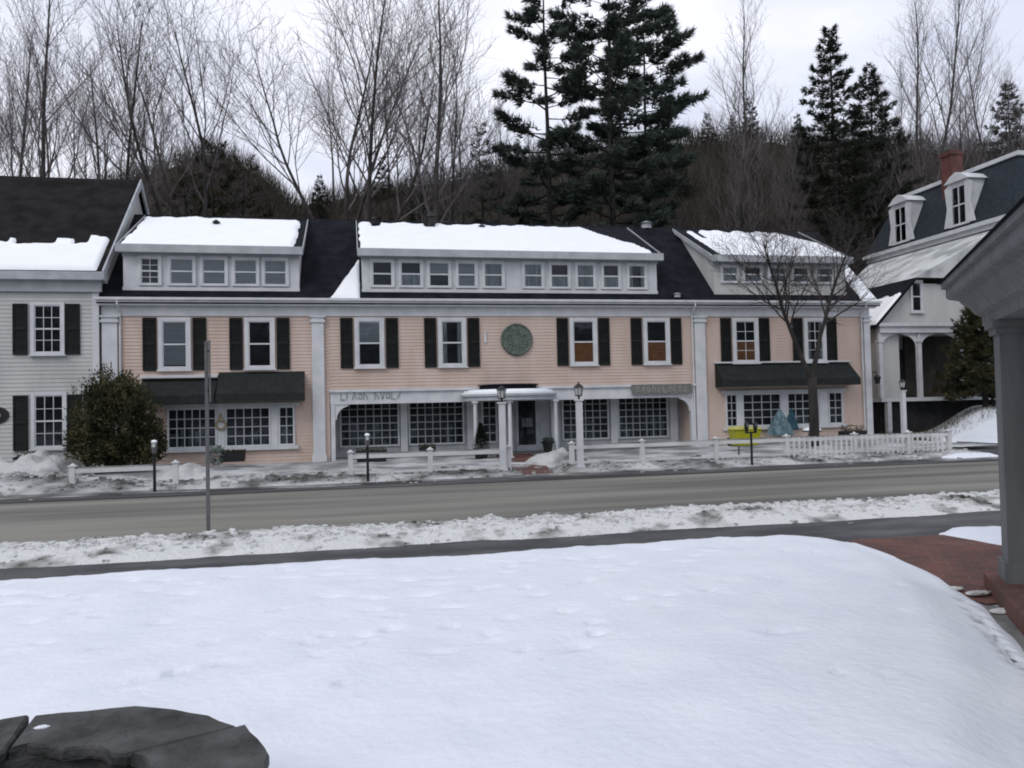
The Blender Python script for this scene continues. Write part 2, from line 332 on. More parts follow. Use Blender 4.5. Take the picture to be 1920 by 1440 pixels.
# plowed banks either side of the road
def bank_near(x, y):
    c = -16.2 + .12 * nz3(x, 2, 0, .5); hw = .95 + .15 * nz3(x, 9, 3, .8)
    p = max(0, 1 - ((y - c) / hw) ** 2)
    return p ** .7 * (.13 + .05 * fbm(x, 0, .45, 7, 3) + .05 * fbm(x, y, 1.9, 5, 5) + .045 * abs(fbm(x, y, 5, 1, 4))) - .01
bkn = grid(rng(-45, -9, .5) + rng(-8.9, 14, .06) + rng(14.2, 80, 1), rng(-17.2, -15.1, .06), bank_near)
tag(put('snow_bank', bkn, 'bank', smooth=True), kind='structure')
def bank_far(x, y):
    c = -6.9; hw = 1.25 + .2 * nz3(x, 2, 5, .6)
    p = max(0, 1 - ((y - c) / hw) ** 2) ** .7
    gap = sm(abs(x - 4.85) / .5 - .9)
    big = .13 + .07 * fbm(x, 1, .5, 12, 3)
    if x < -4.3: big += .2 * sm((-4.3 - x) / 3)
    if x < -7.0: big += .12 * sm((-7 - x) / 2)
    return p * gap * (big + .07 * fbm(x, y, 1.8, 8, 6)) + .01
bkf = grid(rng(-60, -13, 1) + rng(-12.9, 18.2, .09), rng(-8.3, -5.5, .09), bank_far)
tag(put('far_snow_bank', bkf, 'bank_far', smooth=True), kind='structure')
def rubble(fn, xa, xb, ya, yb, n, seed, smin, smax):
    mb = MB(); rr = random.Random(seed)
    for i in range(n):
        x = rr.uniform(xa, xb); y = rr.gauss((ya + yb) / 2, (yb - ya) / 4); s_ = rr.uniform(smin, smax) * rr.random() ** .7 + .008; z = fn(x, y) + s_ * .2
        c8 = [Vector(((a + rr.uniform(-.4, .4)) * s_, (b + rr.uniform(-.4, .4)) * s_, (c + rr.uniform(-.4, .4)) * s_ * .7)) for c in (-1, 1) for a, b in ((-1, -1), (1, -1), (1, 1), (-1, 1))]
        mb.add([(x + v.x, y + v.y, z + v.z) for v in c8], [(0, 3, 2, 1), (4, 5, 6, 7), (0, 1, 5, 4), (1, 2, 6, 5), (2, 3, 7, 6), (3, 0, 4, 7)])
    return mb
tag(put('snow_rubble', rubble(bank_near, -7, 12, -16.9, -15.4, 2400, 3, .006, .034), 'bank'), 'broken crusty lumps of plowed snow on the near bank', 'snow rubble', kind='stuff')
tag(put('snow_rubble', rubble(bank_far, -12, 18, -8.3, -5.7, 2200, 5, .015, .06), 'bank_far'), 'grey broken lumps of plowed snow along the far kerb', 'snow rubble', kind='stuff')
# trodden snow on the shop yard
yd = grid(rng(-14, 20.5, .15), rng(-5.9, -.02, .15), lambda x, y: .03 + .12 * sm((x - 8) / 10) + .05 * abs(fbm(x, y, .8, 6)) - (.1 if 4.6 < x + y * .12 < 5.9 else 0))
tag(put('yard_snow', yd, mat('yard_snow', (.20, .205, .205), (.50, .51, .515), .8, .75, bump=.5, bscale=12, detail=8, lo=.4, hi=.62), smooth=True), kind='structure')
bw = MB().add([(3.95, -7.9, .035), (5.05, -7.9, .035), (6.2, -.1, .06), (4.9, -.1, .06)], [(0, 1, 2, 3)])
tag(put('shop_path', bw, 'brick'), kind='structure')

# ------------------------------------------------------------------ windows and such
rw = random.Random(11)
def pane_grid(mb, x0, x1, z0, z1, y, nx, nz, w_=.02, d=.02):
    for i in range(1, nx): x = x0 + (x1 - x0) * i / nx; mb.box(x - w_ / 2, x + w_ / 2, y - d, y, z0, z1)
    for j in range(1, nz):
        z = z0 + (z1 - z0) * j / nz
        for i in range(nx):
            a = x0 + (x1 - x0) * i / nx + (w_ / 2 if i else 0); b = x0 + (x1 - x0) * (i + 1) / nx - (w_ / 2 if i < nx - 1 else 0)
            mb.box(a, b, y - d + .003, y, z - w_ / 2, z + w_ / 2)
    return mb
def window(r, x0, x1, z0, z1, y, fw=.12, nx=1, nz=1, inner='dark', trim='trim', sill=True, meet=True, name='window'):
    """hung window: frame proud of the wall y, sash, pane and what shows behind it"""
    f = MB()
    f.box(x0, x0 + fw, y - .075, y + .01, z0, z1); f.box(x1 - fw, x1, y - .075, y + .01, z0, z1)
    f.box(x0 + fw, x1 - fw, y - .075, y + .01, z1 - fw, z1); f.box(x0 + fw, x1 - fw, y - .075, y + .01, z0, z0 + fw * .6)
    W = put(name, f, trim, r)
    a, b, c, d = x0 + fw, x1 - fw, z0 + fw * .6, z1 - fw; zm = (c + d) / 2
    put('unlit_room_panel', MB().box(a, b, y - .012, y - .004, c, d), 'dark_room', W)  # flat sheet proud of the wall, coloured dark as the unlit room
    yb = y - .02
    if inner == 'wood':
        k = MB().box(a + .01, b - .01, yb - .004, yb, c, zm); put('board', k, 'wood_orange', W)
    elif inner == 'blind': put('blind', MB().box(a + .02, b - .02, yb - .004, yb, c + (d - c) * .05, d), 'blind', W)
    elif inner == 'half': put('blind', MB().box(a + .02, b - .02, yb - .004, yb, zm + (d - c) * .02, d), 'blind', W)
    elif inner == 'low': put('curtain', MB().box(a + .02, b - .02, yb - .004, yb, c, c + (d - c) * .55), 'curtain', W)
    elif inner == 'curtain': put('curtain', MB().box(a + .01, b - .01, yb - .004, yb, c, d), 'curtain', W)
    elif inner == 'sides':
        k = MB().box(a + .01, a + (b - a) * .25, yb - .004, yb, c, d); k.box(b - (b - a) * .25, b - .01, yb - .004, yb, c, d); put('curtain', k, 'curtain', W)
    s = MB(); t = .035; y1, y0 = y - .03, y - .05
    s.box(a, a + t, y0, y1, c, d); s.box(b - t, b, y0, y1, c, d); s.box(a + t, b - t, y0, y1, d - t, d); s.box(a + t, b - t, y0, y1, c, c + t)
    if meet: s.box(a + t, b - t, y0 - .008, y1, zm - .025, zm + .025)
    if nx * nz > 1: pane_grid(s, a + t, b - t, c + t, d - t, y1 - .003, nx, nz, .02, .015)
    put('sash', s, trim, W)
    put('pane', MB().box(a + .005, b - .005, y - .029, y - .026, c + .005, d - .005), 'glass', W)
    if sill: put('sill', MB().box(x0 - .04, x1 + .04, y - .12, y + .01, z0 - .05, z0 - .003), trim, W)
    return W
def shop_window(r, x0, x1, z0, z1, y, nx, nz, fw=.06, goods=True):
    f = MB(); f.box(x0, x0 + fw, y - .07, y + .01, z0, z1); f.box(x1 - fw, x1, y - .07, y + .01, z0, z1)
    f.box(x0 + fw, x1 - fw, y - .07, y + .01, z1 - fw, z1); f.box(x0 + fw, x1 - fw, y - .07, y + .01, z0, z0 + fw)
    W = put('shop_window', f, 'trim', r); a, b, c, d = x0 + fw, x1 - fw, z0 + fw, z1 - fw
    put('unlit_room_panel', MB().box(a, b, y - .012, y - .004, c, d), 'dark_room', W)
    if goods:
        k = MB(); x = a + .02
        while x < b - .1:
            wd = rw.uniform(.08, .3); h = rw.uniform(.15, .75) * (d - c) * .7
            if rw.random() < .75: k.box(x, min(b - .01, x + wd), y - .02, y - .016, c + .01, c + h)
            x += wd + rw.uniform(.03, .2)
        if k.v: put('display', k, 'goods', W)
    put('muntins', pane_grid(MB(), a, b, c, d, y - .03, nx, nz, .032, .02), 'trim_gray', W)
    put('pane', MB().box(a + .003, b - .003, y - .029, y - .026, c + .003, d - .003), 'glass', W)
    return W

# shutters: one mesh, copied
def shutter_mb(w_, h):
    s = MB(); s.box(0, .05, -.05, 0, 0, h); s.box(w_ - .05, w_, -.05, 0, 0, h)
    for z in (0, h / 2 - .04, h - .08): s.box(.05, w_ - .05, -.05, 0, z, z + .08)
    for za, zb in ((.08, h / 2 - .04), (h / 2 + .04, h - .08)):
        n = 11
        for i in range(n):
            z = za + (zb - za) * (i + .5) / n
            s.add([(.05, -.045, z - .03), (w_ - .05, -.045, z - .03), (w_ - .05, -.015, z + .03), (.05, -.015, z + .03)], [(0, 1, 2, 3)])
    s.box(.05, w_ - .05, -.008, -.001, .08, h - .08)
    return s
_sh = {}
def shutter(r, x, z, y, w_=.42, h=1.74):
    k = (w_, h)
    if k not in _sh:
        me = put('shutter', shutter_mb(w_, h), 'shutter'); _sh[k] = me; o = me
    else:
        o = _sh[k].copy(); col.objects.link(o)
    o.parent = r; o.location = Vector((x, y, z)) - r.location
    return o

def boards(mb, x0, x1, y, z0, z1, st=.115):
    z = z0
    while z < z1 - .02:
        t = min(z + st, z1); mb.add([(x0, y - .02, z), (x1, y - .02, z), (x1, y - .004, t), (x0, y - .004, t), (x0, y - .001, z), (x1, y - .001, z)], [(0, 1, 2, 3), (4, 5, 1, 0)]); z = t
# ------------------------------------------------------------------ the long pink shop building
X0, X1, PY0, PY1 = -.80, 12.6, 0, 1.3
shop = root('shop_building', (6, 0, 0), 'long two storey pink clapboard shop building with dark roof and three white shed dormers', 'building')
wl = MB()
wl.box(-7.95, X0, 0, 7.4, -.1, 5.3); wl.box(X1, 20.1, 0, 7.4, -.1, 5.3); wl.box(X0, X1, 0, 7.4, 2.42, 5.3)
boards(wl, -7.94, X0, 0, .02, 5.0); boards(wl, X1, 20.09, 0, .02, 5.0); boards(wl, X0, X1, 0, 2.47, 5.0)
put('wall', wl, 'pink', shop)
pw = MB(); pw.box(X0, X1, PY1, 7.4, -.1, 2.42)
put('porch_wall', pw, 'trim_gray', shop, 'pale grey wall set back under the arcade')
put('gable_wall', MB().add([(20.1, 0, 5.3), (20.1, 7.4, 5.3), (20.1, 3.7, 8.95), (-7.95, 0, 5.3), (-7.95, 7.4, 5.3), (-7.95, 3.7, 8.95)], [(0, 1, 2), (3, 5, 4)]), 'pink', shop)
rf = MB()
def roof_pair(mb, x0, x1, y0, ym, y1, z0, zr, th=.12):
    mb.extrude([(x0, y0, z0), (x0, ym, zr), (x0, y1, z0), (x0, y1, z0 - th), (x0, ym, zr - th), (x0, y0, z0 - th)], (x1 - x0, 0, 0))
roof_pair(rf, -8.05, 20.45, -.28, 3.7, 7.7, 5.5, 9.25)
put('roof', rf, 'roof', shop)
co = MB(); co.box(-8.05, 20.4, -.36, -.01, 5.42, 5.52); co.box(-8.0, 20.3, -.26, -.012, 5.33, 5.42); co.box(-7.97, 20.12, -.05, -.013, 5.0, 5.33)
put('cornice', co, 'trim', shop)
put('gutter', MB().box(-8.06, 20.44, -.44, -.37, 5.49, 5.57), 'trim', shop)
def pilaster(x0, x1):
    p = MB(); p.box(x0, x1, -.12, -.002, 0, 4.78); p.box(x0 - .05, x1 + .05, -.17, -.003, 4.78, 4.86); p.box(x0 - .01, x1 + .01, -.14, -.003, 4.86, 4.95); p.box(x0 - .07, x1 + .07, -.19, -.003, 4.95, 5.0)
    p.box(x0 - .04, x1 + .04, -.16, -.002, -.1, .28)
    put('pilaster', p, 'trim', shop)
for a, b in ((-7.94, -7.48), (-1.36, -.96), (12.63, 13.05), (19.82, 20.08)): pilaster(a, b)
rk = MB()
for xx in (20.13,):
    rk.extrude([(xx, -.3, 5.36), (xx, 3.7, 9.1), (xx, 3.7, 8.9), (xx, -.1, 5.36)], (.05, 0, 0)); rk.extrude([(xx, 7.7, 5.36), (xx, 3.7, 8.9), (xx, 3.7, 9.1)], (.05, 0, 0))
put('rake_board', rk, 'trim', shop)
for (a, b, inner) in ((-6.25, -5.24, 'blind'), (-3.55, -2.57, 'dark'), (.07, 1.08, 'half'), (2.95, 3.95, 'sides'), (7.76, 8.8, 'wood'), (10.6, 11.64, 'wood'), (14.2, 15.27, 'wood'), (17.22, 18.16, 'sides')):
    window(shop, a, b, 3.22, 4.95, -.022, .13, inner=inner, nx=1 if a < 14 else 2, nz=1 if a < 14 else 4)
    shutter(shop, a - .48, 3.2, -.023); shutter(shop, b + .06, 3.2, -.023)
for x in (-7.40, 12.56, 19.74):
    k = MB(); k.tube([Vector((x, -.40, 5.5)), Vector((x, -.38, 5.36)), Vector((x, -.08, 5.1)), Vector((x, -.075, 4.9)), Vector((x, -.075, .2)), Vector((x, -.2, .08))], [.035] * 6, 8); put('downpipe', k, 'trim', shop)
# round plaque
pl = put('plaque', MB(), 'plaque', shop) if 0 else None
q = MB(); K = 40
q.add([(5.78 + .54 * math.cos(t * 2 * math.pi / K), yy, 4.16 + .54 * math.sin(t * 2 * math.pi / K)) for yy in (-.002, -.09) for t in range(K)], [tuple(range(K)), tuple(range(2 * K - 1, K - 1, -1))] + [(t, t + K, (t + 1) % K + K, (t + 1) % K) for t in range(K)])
pq = put('plaque', q, 'plaque', shop, 'round weathered green relief plaque')
q = MB()
for k in range(16):
    g0 = k * math.pi / 8; c, s_ = math.cos(g0), math.sin(g0)
    q.add([(5.78 + c * .12, -.091, 4.16 + s_ * .12), (5.78 + c * .28 - s_ * .05, -.12, 4.16 + s_ * .28 + c * .05), (5.78 + c * .47, -.1, 4.16 + s_ * .47), (5.78 + c * .28 + s_ * .05, -.12, 4.16 + s_ * .28 - c * .05)], [(0, 1, 2, 3)])
for k in range(K):
    a0, a1 = k * 2 * math.pi / K, (k + 1) * 2 * math.pi / K
    q.add([(5.78 + r_ * math.cos(a), y_, 4.16 + r_ * math.sin(a)) for a in (a0, a1) for r_, y_ in ((.5, -.091), (.54, -.13), (.58, -.091), (.58, -.002))], [(0, 4, 5, 1), (1, 5, 6, 2), (2, 6, 7, 3)])
put('relief', q, 'plaque', pq)
put('bracket', MB().box(4.6, 4.68, -.06, -.002, 4.05, 4.5), 'trim', shop)
# dormers
def dormer(x0, x1, snow, panes, inner, fz=(6.07, 7.02), fascia='trim_gray', wall='trim'):
    yd0 = .15; zt = 7.08; zr = 9.14; th = .1
    d = MB(); zb = 5.79
    def rz(y): return 5.5 + (y + .28) * (9.25 - 5.5) / 3.98
    def tz(y): return 7.30 + (y - yd0) * (zr - 7.30) / (3.6 - yd0)
    d.extrude([(x0, yd0, zb), (x0, yd0, 7.28), (x0, 3.4, tz(3.4) - .03), (x0, 3.4, rz(3.4) - .3), (x0, yd0, rz(yd0) - .3)], (x1 - x0, 0, 0))
    dm = put('dormer', d, wall, shop)
    r2 = MB(); r2.extrude([(x0 - .12, yd0 - .3, 7.17), (x0 - .12, yd0 - .3, 7.27), (x0 - .12, 3.62, zr + .03), (x0 - .12, 3.62, zr - .07)], (x1 - x0 + .24, 0, 0))
    put('dormer_roof', r2, 'roof', dm)
    f = MB(); f.box(x0 - .14, x1 + .14, yd0 - .38, yd0 - .31, 7.08, 7.34); f.box(x0 - .12, x1 + .12, yd0 - .305, yd0 - .003, 7.1, 7.165); f.box(x0 - .02, x1 + .02, yd0 - .06, yd0 - .003, 7.0, 7.095)
    put('fascia', f, fascia, dm)
    for s_ in (x0 - .155, x1 + .125): put('rake_trim', MB().extrude([(s_, yd0 - .3, 7.08), (s_, yd0 - .3, 7.3), (s_, 3.55, zr + .05), (s_, 3.55, zr - .12)], (.03, 0, 0)), fascia, dm)
    put('skirt', MB().box(x0 - .015, x1 + .015, yd0 - .04, yd0 - .003, 5.79, 5.98), wall, dm)
    # snow blanket on the dormer roof
    sx0, sx1, cut = snow
    xs = rng(sx0, sx1, .09); ys = rng(yd0 - .36, 3.5, .1)
    def hz(x, y):
        t = (y - yd0 + .3) / 3.6; base = 7.27 + (y - yd0 + .3) * (zr + .03 - 7.27) / (3.62 - yd0 + .3)
        e = min((x - sx0 + .1 * nz3(x, y, 7, 2)) / .12, (sx1 - x + .12 * nz3(x, y, 9, 2)) / .12, (y - (yd0 - .37)) / .08, 1)
        e = min(e, (cut(x) - y) / .12 + .35 * nz3(x, y, 1, 3))
        return base + (.11 * sm(e) if e > 0 else -.05) + .012 * nz3(x, y, 3, 2)
    put('roof_snow', grid(xs, ys, hz), 'roof_snow', dm, smooth=True)
    if x0 < 0: xs_ = [(-6.86, -6.18), (-5.97, -5.1), (-4.93, -4.06), (-3.92, -3.05), (-2.95, -2.1)]
    for i, (a, b) in enumerate(panes):
        window(shop, a - .08, b + .08, fz[0] - .04, fz[1], yd0, .08, inner=inner[i], sill=False, trim='trim', nx=inner_grid[i][0] if inner_grid else 1, nz=inner_grid[i][1] if inner_grid else 1)
    return dm
inner_grid = [(2, 4)] + [(1, 1)] * 4
def cutL(x): return 3.5 - .12 * abs(nz3(x, 0, 5, .8)) if x > -6.7 else 3.5
dormer(-7.35, -1.76, (-7.42, -1.86, lambda x: 3.35 + .25 * nz3(x, 0, 6, 1.5)), [(-6.80, -6.24), (-5.9, -5.17), (-4.88, -4.15), (-3.87, -3.14), (-2.9, -2.18)], ['dark', 'blind', 'blind', 'blind', 'blind'])
inner_grid = None
dormer(.36, 11.28, (.28, 11.1, lambda x: 3.3 + .3 * nz3(x, 0, 2, 1.7) - (.5 if abs(x - 3.1) < .22 or abs(x - .95) < .15 else 0) if x < 9.2 else 3.4 - (x - 9.2) * 1.6 + .45 * nz3(x, 0, 2, 2.2)), [(.72, 1.4), (1.7, 2.41), (2.7, 3.41), (3.72, 4.36), (4.68, 5.35), (6.15, 6.82), (7.15, 7.82), (8.15, 8.8), (9.15, 9.77), (10.15, 10.8)],
       ['dark', 'low', 'half', 'blind', 'curtain', 'curtain', 'low', 'curtain', 'low', 'sides'])
dormer(13.6, 19.25, (13.9, 19.2, lambda x: 3.25 + .3 * nz3(x, 0, 8, 2) - (1.0 if 14.1 < x < 14.5 else 0) if x < 18.0 else 3.3 - (x - 18.0) * 1.5 + .4 * nz3(x, 0, 8, 2.5)), [(13.95, 14.56), (14.85, 15.56), (15.93, 16.65), (16.95, 17.6), (17.95, 18.67)], ['curtain', 'low', 'curtain', 'low', 'sides'], fz=(6.35, 7.02), fascia='trim_gray', wall='white_siding')
# snow left in the valley beside the middle dormer and at the right rake
vs = MB(); 
def vsn(x, y): 
    e = min((x + .75 - max(0, (y + .2)) * .55) / .15, (.3 - x) / .1, (1.9 - y) / .2, (y + .26) / .05); return 5.5 + (y + .28) * .942 + (.12 * sm(e) if e > 0 else -.12) + .02 * nz3(x, y, 0, 5)
put('roof_snow', grid(rng(-.9, .33, .06), rng(-.26, 2.0, .06), vsn), 'roof_snow', shop, smooth=True)
def vsr(x, y):
    e = min((x - 19.75 - .1 * nz3(x, y, 1, 3)) / .1, (20.44 - x) / .06, (2.3 - y) / .3, (y + .27) / .1); return 5.5 + (y + .28) * .942 + (.1 * sm(e) if e > 0 else -.1)
put('roof_snow', grid(rng(19.5, 20.46, .06), rng(-.27, 2.6, .08), vsr), 'roof_snow', shop, smooth=True)
# vents and stains poking out of the roof snow
def vent(x, y, z, r, h, m='black', nm='roof_vent'):
    o = MB(); o.cone((x, y, z), r, r, h, 12); o.cone((x, y, z + h + .001), r * 1.5, r * .4, h * .4, 12); put(nm, o, m, shop)
vent(-4.8, 2.4, 8.5, .1, .22); vent(3.1, 2.9, 8.8, .13, .45); vent(.9, 3.3, 9.0, .1, .2); vent(5.1, 2.9, 8.82, .1, .12); vent(12.35, 3.75, 9.2, .22, .22, 'trim_gray'); vent(12.0, -.05, 5.72, .12, .12, 'trim_gray')
# arcade beam, posts, corner brackets
bm = MB(); bm.box(X0 + .02, X1 - .02, -.06, .2, 1.96, 2.44); bm.box(X0 - .02, X1 + .02, -.14, -.063, 2.38, 2.47)
put('arcade_beam', bm, 'trim', shop)
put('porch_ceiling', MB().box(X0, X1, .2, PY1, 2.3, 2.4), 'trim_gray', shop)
for x in (X0 + .03, X1 - .17): put('arcade_post', MB().box(x, x + .14, -.05, .12, -.1, 1.955), 'trim', shop)
for x, s_ in ((X0 + .175, 1), (X1 - .175, -1)):
    pr = [(x, -.03, 1.955), (x + s_ * .5, -.03, 1.955)] + [(x + s_ * (.5 - .45 * math.sin(t)), -.03, 1.90 - .45 * (1 - math.cos(t))) for t in [i * math.pi / 16 for i in range(1, 9)]] + [(x, -.03, 1.42)]
    put('arch_bracket', MB().extrude(pr, (0, .1, 0)), 'trim', shop)
put('porch_floor', MB().box(X0, X1, -.02, PY1, -.05, .08), 'slush', shop)
for a, b, z0, z1, nx, nzz in ((-.5, 1.62, .42, 2.1, 7, 6), (1.95, 4.0, .42, 2.1, 7, 6), (4.66, 5.25, .42, 2.1, 2, 5), (7.75, 9.62, .42, 2.1, 6, 6), (9.98, 12.05, .42, 2.1, 7, 6)): shop_window(shop, a, b, z0, z1, PY1, nx, nzz)
for a, b in ((1.66, 1.91), (9.66, 9.94), (4.1, 4.5), (5.35, 5.6), (7.3, 7.6), (12.1, 12.4)): put('pier', MB().box(a, b, PY1 - .16, PY1 - .002, .08, 2.3), 'trim', shop)
dd = MB(); dd.box(5.95, 6.05, PY1 - .06, PY1 - .002, .08, 2.1); dd.box(6.72, 6.82, PY1 - .06, PY1 - .002, .08, 2.1); dd.box(6.05, 6.72, PY1 - .06, PY1 - .002, .08, .3); dd.box(6.05, 6.72, PY1 - .06, PY1 - .002, 2.0, 2.1)
do = put('door', dd, 'trim_gray', shop, 'glazed shop door with a paler lower panel')
put('unlit_room_panel', MB().box(6.05, 6.72, PY1 - .014, PY1 - .004, .3, 2.0), 'dark_room', do)
put('notice', MB().box(6.2, 6.6, PY1 - .026, PY1 - .02, .98, 1.3), 'curtain', do)
put('pane', MB().box(6.05, 6.72, PY1 - .035, PY1 - .03, .3, 2.0), 'glass', do)
k = MB(); k.tube([Vector((6.14, PY1 - .12, .95)), Vector((6.14, PY1 - .12, 1.2))], [.015, .015], 6); k.box(6.125, 6.155, PY1 - .12, PY1 - .061, .95, .975); k.box(6.125, 6.155, PY1 - .12, PY1 - .061, 1.175, 1.2)
put('handle', k, 'black', do)
# left bay and right bay shop windows
for a, b, nx in ((-6.0, -4.45, 6), (-4.2, -2.74, 5), (-2.5, -1.96, 2)): shop_window(shop, a, b, .62, 1.95, -.022, nx, 4)
for a, b, nx in ((13.82, 14.32, 2), (14.5, 16.15, 4), (16.38, 17.75, 4), (18.15, 18.8, 2)): shop_window(shop, a, b, .78, 2.05, -.022, nx, 4)
for a, b, z0, z1 in ((-6.1, -1.85, .5, .617), (13.7, 18.92, .66, .777)): put('window_shelf', MB().box(a, b, -.14, -.002, z0, z1), 'trim', shop)
for a, b, z0, z1 in ((-4.44, -4.21, .62, 1.95), (-2.73, -2.51, .62, 1.95), (14.33, 14.49, .78, 2.05), (16.16, 16.37, .78, 2.05), (17.77, 18.13, .78, 2.05)): put('mullion', MB().box(a, b, -.09, -.002, z0, z1), 'trim', shop)
for a, b, z in ((-6.15, -1.8, 1.953), (13.7, 18.95, 2.053)): put('window_head', MB().box(a, b, -.08, -.002, z, z + .12), 'trim', shop)
def awning(x0, x1, z1, z0, fl=0.0):
    p = MB(); y1 = -.72
    prof = lambda x, e: [(x, -.004, z1), (x + e * .0, y1, z0 + .26), (x + e * fl, y1 - .02, z0), (x + e * fl, y1 + .0, z0), (x, y1 + .03, z0 + .24), (x, -.004, z1 - .05)]
    p.extrude(prof(x0, 0), (x1 - x0, 0, 0))
    p.add([(x0, -.004, z1 - .04), (x0, y1 + .02, z0 + .24), (x0, y1 + .02, z0), (x0, -.004, z0)], [(0, 1, 2, 3)]); p.add([(x1, -.004, z1 - .04), (x1, y1 + .02, z0 + .24), (x1, y1 + .02, z0), (x1, -.004, z0)], [(3, 2, 1, 0)])
    aw = put('awning', p, 'awning', shop)
    fr = MB()
    for x in rng(x0 + .03, x1 - .03, 1.2): fr.tube([Vector((x, -.02, z0 + .05)), Vector((x, y1 + .03, z0 + .05))], [.012, .012], 5)
    put('awning_frame', fr, 'metal', aw)
awning(-6.75, -4.42, 2.93, 2.1); awning(-4.38, -1.62, 3.12, 2.12); awning(13.45, 19.15, 3.2, 2.3)
put('awning_box', MB().box(-6.8, -4.4, -.2, -.002, 2.95, 3.04), 'trim', shop); put('awning_box', MB().box(13.4, 19.2, -.12, -.002, 3.21, 3.27), 'trim', shop)
# entrance canopy: half oval roof on columns, snow on top
def halfoval(mb, cx, rx, ry, z0, z1, y=-.15, inset=0, k=28):
    P = [(cx + (rx - inset) * math.cos(math.pi * t / k), y - (ry - inset) * math.sin(math.pi * t / k)) for t in range(k + 1)]
    mb.extrude([(a, b, z0) for a, b in P], (0, 0, z1 - z0))
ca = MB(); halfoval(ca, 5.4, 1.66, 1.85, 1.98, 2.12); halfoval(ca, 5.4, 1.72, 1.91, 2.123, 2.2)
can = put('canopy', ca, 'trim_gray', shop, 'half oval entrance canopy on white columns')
cs = MB(); halfoval(cs, 5.4, 1.66, 1.85, 2.203, 2.27); halfoval(cs, 5.4, 1.58, 1.75, 2.271, 2.33); halfoval(cs, 5.4, 1.44, 1.55, 2.331, 2.36)
put('roof_snow', cs, 'roof_snow', can)
cr = MB(); halfoval(cr, 5.4, 1.02, .95, 2.361, 2.5); halfoval(cr, 5.4, 1.1, 1.02, 2.501, 2.54); put('canopy_cap', cr, 'roof', can)
for x, y in ((4.05, -1.15), (5.12, -1.78), (6.85, -1.2)):
    c = MB(); c.cone((x, y, .1), .075, .06, 1.8, 14); c.box(x - .1, x + .1, y - .1, y + .1, 1.9, 1.975); c.box(x - .1, x + .1, y - .1, y + .1, .0, .1)
    put('canopy_column', c, 'trim', can)
# raised lettering: worn, illegible in the photograph, so plain strokes
def stroke(mb, x, z, pts, y0, y1, w_=.035):
    for (a, b), (c, d) in zip(pts, pts[1:]):
        v = Vector((c - a, d - b)); v.normalize(); n2 = Vector((-v.y, v.x)) * w_ / 2
        mb.extrude([(x + a + n2.x, y0, z + b + n2.y), (x + c + n2.x, y0, z + d + n2.y), (x + c - n2.x, y0, z + d - n2.y), (x + a - n2.x, y0, z + b - n2.y)], (0, y1 - y0, 0))
G = [[(0, .24), (0, 0), (.13, 0)], [(0, 0), (.07, .24), (.14, 0)], [(0, 0), (0, .22), (.12, .1), (.12, 0)], [(0, .24), (.07, 0), (.14, .24)], [(.02, .2), (.12, .2), (.12, .03), (.02, .03), (.02, .2)], [(0, 0), (.13, .24)], [(0, 0), (0, .24)]]
lt = MB()
LM = mat('grey_green_letters', (.24, .26, .255), (.34, .37, .36), 8)
for i, gi in enumerate((0, 6, 1, 4, 2, None, 2, 3, 4, 0, 5)):
    if gi is not None: lt = MB(); stroke(lt, -.42 + i * .19, 2.12, G[gi], -.085, -.063); put('letter', lt, LM, shop)
sg = put('sign', MB().box(10.05, 12.42, -.2, -.143, 2.1, 2.46), 'sign_gray', shop, 'grey sign board with pale worn lettering')
lt = MB()
LM = mat('pale_letters', (.25, .25, .235), (.33, .33, .31), 8)
for i, gi in enumerate((4, 1, 4, 2, 6, 0, 4, 6, 2, 6)): lt = MB(); stroke(lt, 10.2 + i * .215, 2.16, G[gi], -.215, -.203, .03); put('letter', lt, LM, sg)
# lantern on the right hand corner
lnm = MB(); lnm.tube([Vector((20.1, -.02, 2.75)), Vector((20.1, -.35, 2.8)), Vector((20.1, -.42, 2.66))], [.02] * 3, 6); lnm.cone((20.1, -.42, 2.32), .09, .14, .24, 6); lnm.cone((20.1, -.42, 2.561), .18, .02, .12, 6)
put('wall_lantern', lnm, 'black', shop)

# ------------------------------------------------------------------ white clapboard house, left
wh = root('white_house', (-11, 0, 0), 'white clapboard house with a steep dark roof half covered in snow, at the left edge', 'house')
b = MB(); b.box(-24, -8.02, -.15, 8.3, -.1, 6.1)
boards(b, -24, -8.2, -.15, 0, 5.75, .13)
put('wall', b, 'white_siding', wh)
put('gable', MB().extrude([(-8.1, -.15, 6.1), (-8.1, 8.3, 6.1), (-8.1, 4.1, 10.33)], (.2, 0, 0)), 'white_siding', wh)
r2 = MB(); roof_pair(r2, -24.2, -7.84, -.5, 4.1, 8.7, 6.38, 10.65, .16); whr = put('roof', r2, 'roof_brown', wh)
c = MB(); c.box(-24.1, -7.75, -.55, -.16, 6.1, 6.36); c.box(-24.1, -7.9, -.3, -.155, 5.75, 6.1); put('eave_board', c, 'trim_gray', wh)
c = MB(); c.extrude([(-7.79, -.56, 6.12), (-7.79, -.56, 6.4), (-7.79, 4.1, 10.68), (-7.79, 4.1, 10.38)], (.06, 0, 0)); c.extrude([(-7.79, 8.76, 6.12), (-7.79, 4.1, 10.38), (-7.79, 4.1, 10.68), (-7.79, 8.76, 6.4)], (.06, 0, 0)); put('rake_board', c, 'trim_gray', wh)
put('corner_board', MB().box(-8.2, -8.0, -.19, -.152, -.1, 5.75), 'trim', wh)
